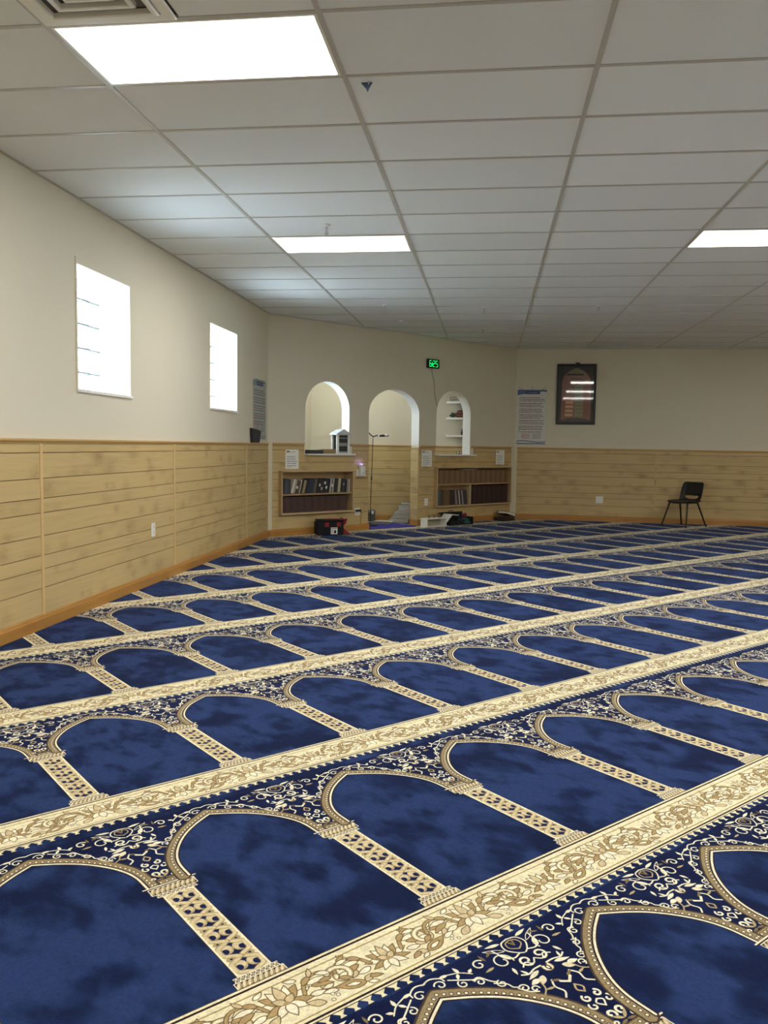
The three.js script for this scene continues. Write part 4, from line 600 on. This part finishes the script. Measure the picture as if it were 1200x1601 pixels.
{
  const t = onD('tool_bag', 'black bag with red straps and a white label, on the floor', 'bag', 0.93, 0, 0.235, null, -0.42);
  part('body', rb(0.4, 0.2, 0.24, 0.025, 0, 0.1, 0), M.blackFabric, t); part('lid', rb(0.39, 0.03, 0.235, 0.012, 0.01, 0.213, 0), M.blackFabric, t);
  part('red_piping', [tube([[-0.1, 0.235, 0.118], [0.0, 0.24, 0.124], [0.12, 0.238, 0.124], [0.205, 0.235, 0.116]], 0.007, 16), tube([[0.205, 0.235, 0.116], [0.212, 0.236, 0.0], [0.205, 0.236, -0.11]], 0.007, 12)], M.redFabric, t);
  for (const x of [-0.06, 0.12]) { const s = part('strap', rb(0.065, 0.075, 0.014, 0.006, x, 0.155, 0.122), M.redFabric, t); part('buckle', rb(0.045, 0.02, 0.01, 0.003, x, 0.128, 0.13), M.black, s); }
  part('side_flap', ext(poly([[0, 0.235], [0.07, 0.25], [0.05, 0.17], [0.0, 0.13]]), 0.008, 0.002).translate(0.19, 0, 0.08), M.redFabric, t); part('side_flap', [ext(poly([[0, 0.12], [0.02, 0.1], [0.11, 0.02], [0.09, 0.005], [0.0, 0.02]]), 0.008, 0.002).translate(0.19, 0, 0.07)], M.redFabric, t);
  part('paper_label', front(0.1, 0.1, 0.002).translate(0.05, 0.068, 0.1215), printed(0.1, 0.1, (c) => { c.fillStyle = '#ecebe6'; c.fillRect(0, 0, 0.1, 0.1); c.fillStyle = '#1a1a1c'; c.beginPath(); c.ellipse(0.064, 0.052, 0.013, 0.016, 0.3, 0, 7); c.fill(); c.beginPath(); c.moveTo(0.044, 0.086); c.lineTo(0.05, 0.06); c.lineTo(0.08, 0.05); c.lineTo(0.084, 0.086); c.fill(); c.fillStyle = '#8a2530'; c.fillRect(0.01, 0.008, 0.08, 0.01); c.fillStyle = '#777'; for (let i = 0; i < 4; i++) c.fillRect(0.01, 0.03 + i * 0.014, 0.025, 0.005); }, 1600), t);
}
{
  const t = onD('white_stand', 'low white open-fronted stand on the floor beside the middle arch', 'stand', 3.145, 0, 0.23), w = 0.46, h = 0.145, d = 0.16, e = 0.014;
  part('top_board', rb(w, e, d, 0.003, 0, h - e / 2, 0), M.white, t); part('bottom_board', rb(w, e, d, 0.003, 0, e / 2, 0), M.white, t); for (const s of [-1, 1]) part('end_board', rb(e, h - 2 * e, d, 0.003, s * (w / 2 - e / 2), h / 2, 0), M.white, t); part('back_board', bx(w - 2 * e, h - 2 * e, 0.006, 0, h / 2, -d / 2 + 0.005), std('#aaa28c', 0.8), t);
  const L = ['left', 'middle', 'right']; [-0.1, 0.02, 0.13].forEach((x, i) => { const o = onD('small_cup', 'small brass-coloured cup on the white stand, ' + ['next to the middle arch', 'between the other two', 'next to the open black case'][i], 'cup', 3.145 + x, h, 0.22, 'cups on the white stand'); part('bowl', new THREE.LatheGeometry([[0.001, 0.012], [0.018, 0.016], [0.032, 0.034], [0.036, 0.05], [0.033, 0.05], [0.028, 0.034], [0.014, 0.02], [0.001, 0.018]].map(([a, b]) => new THREE.Vector2(a, b)), 24), std('#8f8258', 0.4, { metalness: 0.3 }), o); part('foot', cyl(0.012, 0.02, 0.013, 0, 0.0065, 0), std('#8f8258', 0.4, { metalness: 0.3 }), o); });
}
{
  const t = onD('open_case', 'black open case against the wall under the wider bookcase', 'case', 3.75, 0, 0.19), w = 0.58, d = 0.24, e = 0.012;
  part('bottom', rb(w, e, d, 0.003, 0, e / 2, 0), M.blackFabric, t); part('front_side', rb(w * 0.62, 0.07, e, 0.003, -w * 0.19, 0.045, d / 2 - e / 2), M.blackFabric, t); for (const s of [-1, 1]) part('end_side', rb(e, 0.12, d, 0.003, s * (w / 2 - e / 2), 0.07, 0), M.blackFabric, t);
  const lid = part('lid', rb(w, 0.2, e, 0.004, 0, 0.1, 0), M.blackFabric, t); lid.position.set(0, 0.008, -d / 2 - 0.004); lid.rotation.x = -0.12; part('handle', tube([[-0.05, 0.195, 0.006], [-0.04, 0.215, 0.006], [0.04, 0.215, 0.006], [0.05, 0.195, 0.006]], 0.006, 16), M.black, lid);
  const blob = (a, b, c, x, y, z) => new THREE.SphereGeometry(1, 24, 16).scale(a, b, c).translate(x, y, z);
  const c1 = onD('folded_cloth', 'teal folded cloth in the open black case', 'cloth', 3.9, 0.013, 0.2); part('folds', [rb(0.2, 0.035, 0.17, 0.016, 0, 0.018, 0), rb(0.18, 0.032, 0.15, 0.015, 0.008, 0.052, 0), rb(0.15, 0.028, 0.13, 0.013, -0.006, 0.083, 0)], paint('#2f5a5c', 0.9, 0.001), c1); part('hem', [bx(0.19, 0.004, 0.003, 0, 0.03, 0.0855)], paint('#5b8a88', 0.9), c1);
  const c2 = onD('folded_cloth', 'small dark pink cloth bundled in the open black case', 'cloth', 3.915, 0.111, 0.2); part('folds', [blob(0.055, 0.03, 0.045, 0, 0.028, 0), blob(0.035, 0.022, 0.035, 0.025, 0.055, 0)], paint('#7a2440', 0.9, 0.001), c2); part('knot', [blob(0.014, 0.014, 0.014, -0.02, 0.06, 0.02)], paint('#8c2f4c', 0.9), c2);
  const b = onD('open_book', 'white open book draped over the end of the black case', 'book', 3.52, 0.13, 0.2); for (const [s, x, an] of [[-1, 0, 0.75], [1, 0, -0.1]]) { const m = part('leaf_block', rb(0.17, 0.014, 0.2, 0.004, s * 0.085, 0.0, 0), M.paper, b); m.position.set(0, 0.055, 0); m.rotation.z = an; part('cover_board', rb(0.175, 0.004, 0.206, 0.0015, s * 0.086, -0.009, 0), M.black, m); }
}
{
  const mk = (label, a, y, n, turn, tilt) => { const t = onD('folder', label, 'folder', a, y, n, null, turn); t.rotation.order = 'YXZ'; t.rotation.z = tilt; part('cover', [rb(0.3, 0.005, 0.22, 0.002, 0, 0.0025, 0), rb(0.3, 0.005, 0.22, 0.002, 0, 0.045, 0), rb(0.3, 0.047, 0.006, 0.002, 0, 0.024, -0.108)], M.black, t); part('pages', bx(0.28, 0.034, 0.2, 0, 0.024, 0.006), M.paper, t); return t; };
  mk('black folder of white papers propped on a dark one in the far corner', 5.06, 0.107, 0.19, 0.15, -0.22); const b = onD('dark_box', 'dark flat box under the folder of papers in the far corner', 'box', 5.05, 0, 0.16, null, 0.1); part('body', rb(0.34, 0.05, 0.22, 0.006, 0, 0.025, 0), std('#2c241f', 0.7), b); part('lid', rb(0.345, 0.02, 0.225, 0.005, 0, 0.058, 0), std('#3a2e26', 0.7), b);
}

// ---------------------------------------------------------------- chair
{
  const t = thing('stacking_chair', 'black plastic stacking chair standing alone by the wall', 'chair', [3.4, 0, -14.93], -0.72 - Math.PI / 2 + 0.0); // local +x is the front
  t.rotation.y = Math.PI + Math.atan2(0.66, 0.75);
  const sh = std('#0d0e11', 0.42), bend = (g, f) => { const p = g.attributes.position; for (let i = 0; i < p.count; i++) { const [x, y, z] = f(p.getX(i), p.getY(i), p.getZ(i)); p.setXYZ(i, x, y, z); } g.computeVertexNormals(); return g; };
  const seat = new THREE.Shape(); seat.moveTo(-0.2, -0.19); seat.quadraticCurveTo(0.1, -0.225, 0.19, -0.2); seat.quadraticCurveTo(0.235, -0.18, 0.235, 0); seat.quadraticCurveTo(0.235, 0.18, 0.19, 0.2); seat.quadraticCurveTo(0.1, 0.225, -0.2, 0.19); seat.closePath();
  const sg = new THREE.ExtrudeGeometry(seat, { depth: 0.012, bevelEnabled: true, bevelSize: 0.006, bevelThickness: 0.006, bevelSegments: 2, curveSegments: 20 }).rotateX(-Math.PI / 2);
  part('seat', bend(sg, (x, y, z) => [x, y + 0.435 + 1.1 * z * z * 0.35 - 0.018 * Math.cos(x * 7) - (x > 0.15 ? (x - 0.15) * 0.3 : 0), z]), sh, t);
  const back = new THREE.Shape(); back.moveTo(-0.2, 0); back.lineTo(-0.21, 0.1); back.quadraticCurveTo(-0.215, 0.3, -0.19, 0.335); back.quadraticCurveTo(-0.18, 0.35, -0.15, 0.352); back.lineTo(0.15, 0.352); back.quadraticCurveTo(0.18, 0.35, 0.19, 0.335); back.quadraticCurveTo(0.215, 0.3, 0.21, 0.1); back.lineTo(0.2, 0); back.closePath();
  const slot = new THREE.Path(); slot.moveTo(-0.14, 0.115); slot.lineTo(0.14, 0.115); slot.quadraticCurveTo(0.145, 0.07, 0.09, 0.055); slot.quadraticCurveTo(0, 0.04, -0.09, 0.055); slot.quadraticCurveTo(-0.145, 0.07, -0.14, 0.115); back.holes.push(slot);
  const bg = new THREE.ExtrudeGeometry(back, { depth: 0.01, bevelEnabled: true, bevelSize: 0.005, bevelThickness: 0.005, bevelSegments: 2, curveSegments: 16 });
  part('backrest', bend(bg, (x, y, z) => [-0.2 - y * 0.26 + z + 1.0 * x * x - (y < 0.05 ? -(0.05 - y) * 0.5 : 0), 0.43 + y * 0.97, x]), sh, t);
  const F = 0.2, legs = [[[0.16, 0.42, 0.18], [0.27, 0.006, 0.25]], [[0.16, 0.42, -0.18], [0.27, 0.006, -0.25]], [[-0.12, 0.42, 0.18], [-0.29, 0.006, 0.25]], [[-0.12, 0.42, -0.18], [-0.29, 0.006, -0.25]]];
  for (const [p, q] of legs) { const l = part('leg', rod(p, q, 0.015, 0.013), M.darkSteel, t); part('foot_cap', cyl(0.014, 0.015, 0.03, q[0], 0.0155, q[2]), M.black, l); }
  part('seat_frame', [rod([0.16, 0.42, 0.18], [-0.12, 0.42, 0.18], 0.01), rod([0.16, 0.42, -0.18], [-0.12, 0.42, -0.18], 0.01), rod([0.1, 0.415, 0.18], [0.1, 0.415, -0.18], 0.008), rod([-0.08, 0.415, 0.18], [-0.08, 0.415, -0.18], 0.008)], M.darkSteel, t);
}

scene.traverse((o) => { if (o.isMesh) { o.castShadow = true; o.receiveShadow = true; } });
scene.add(camera);
renderer.render(scene, camera);
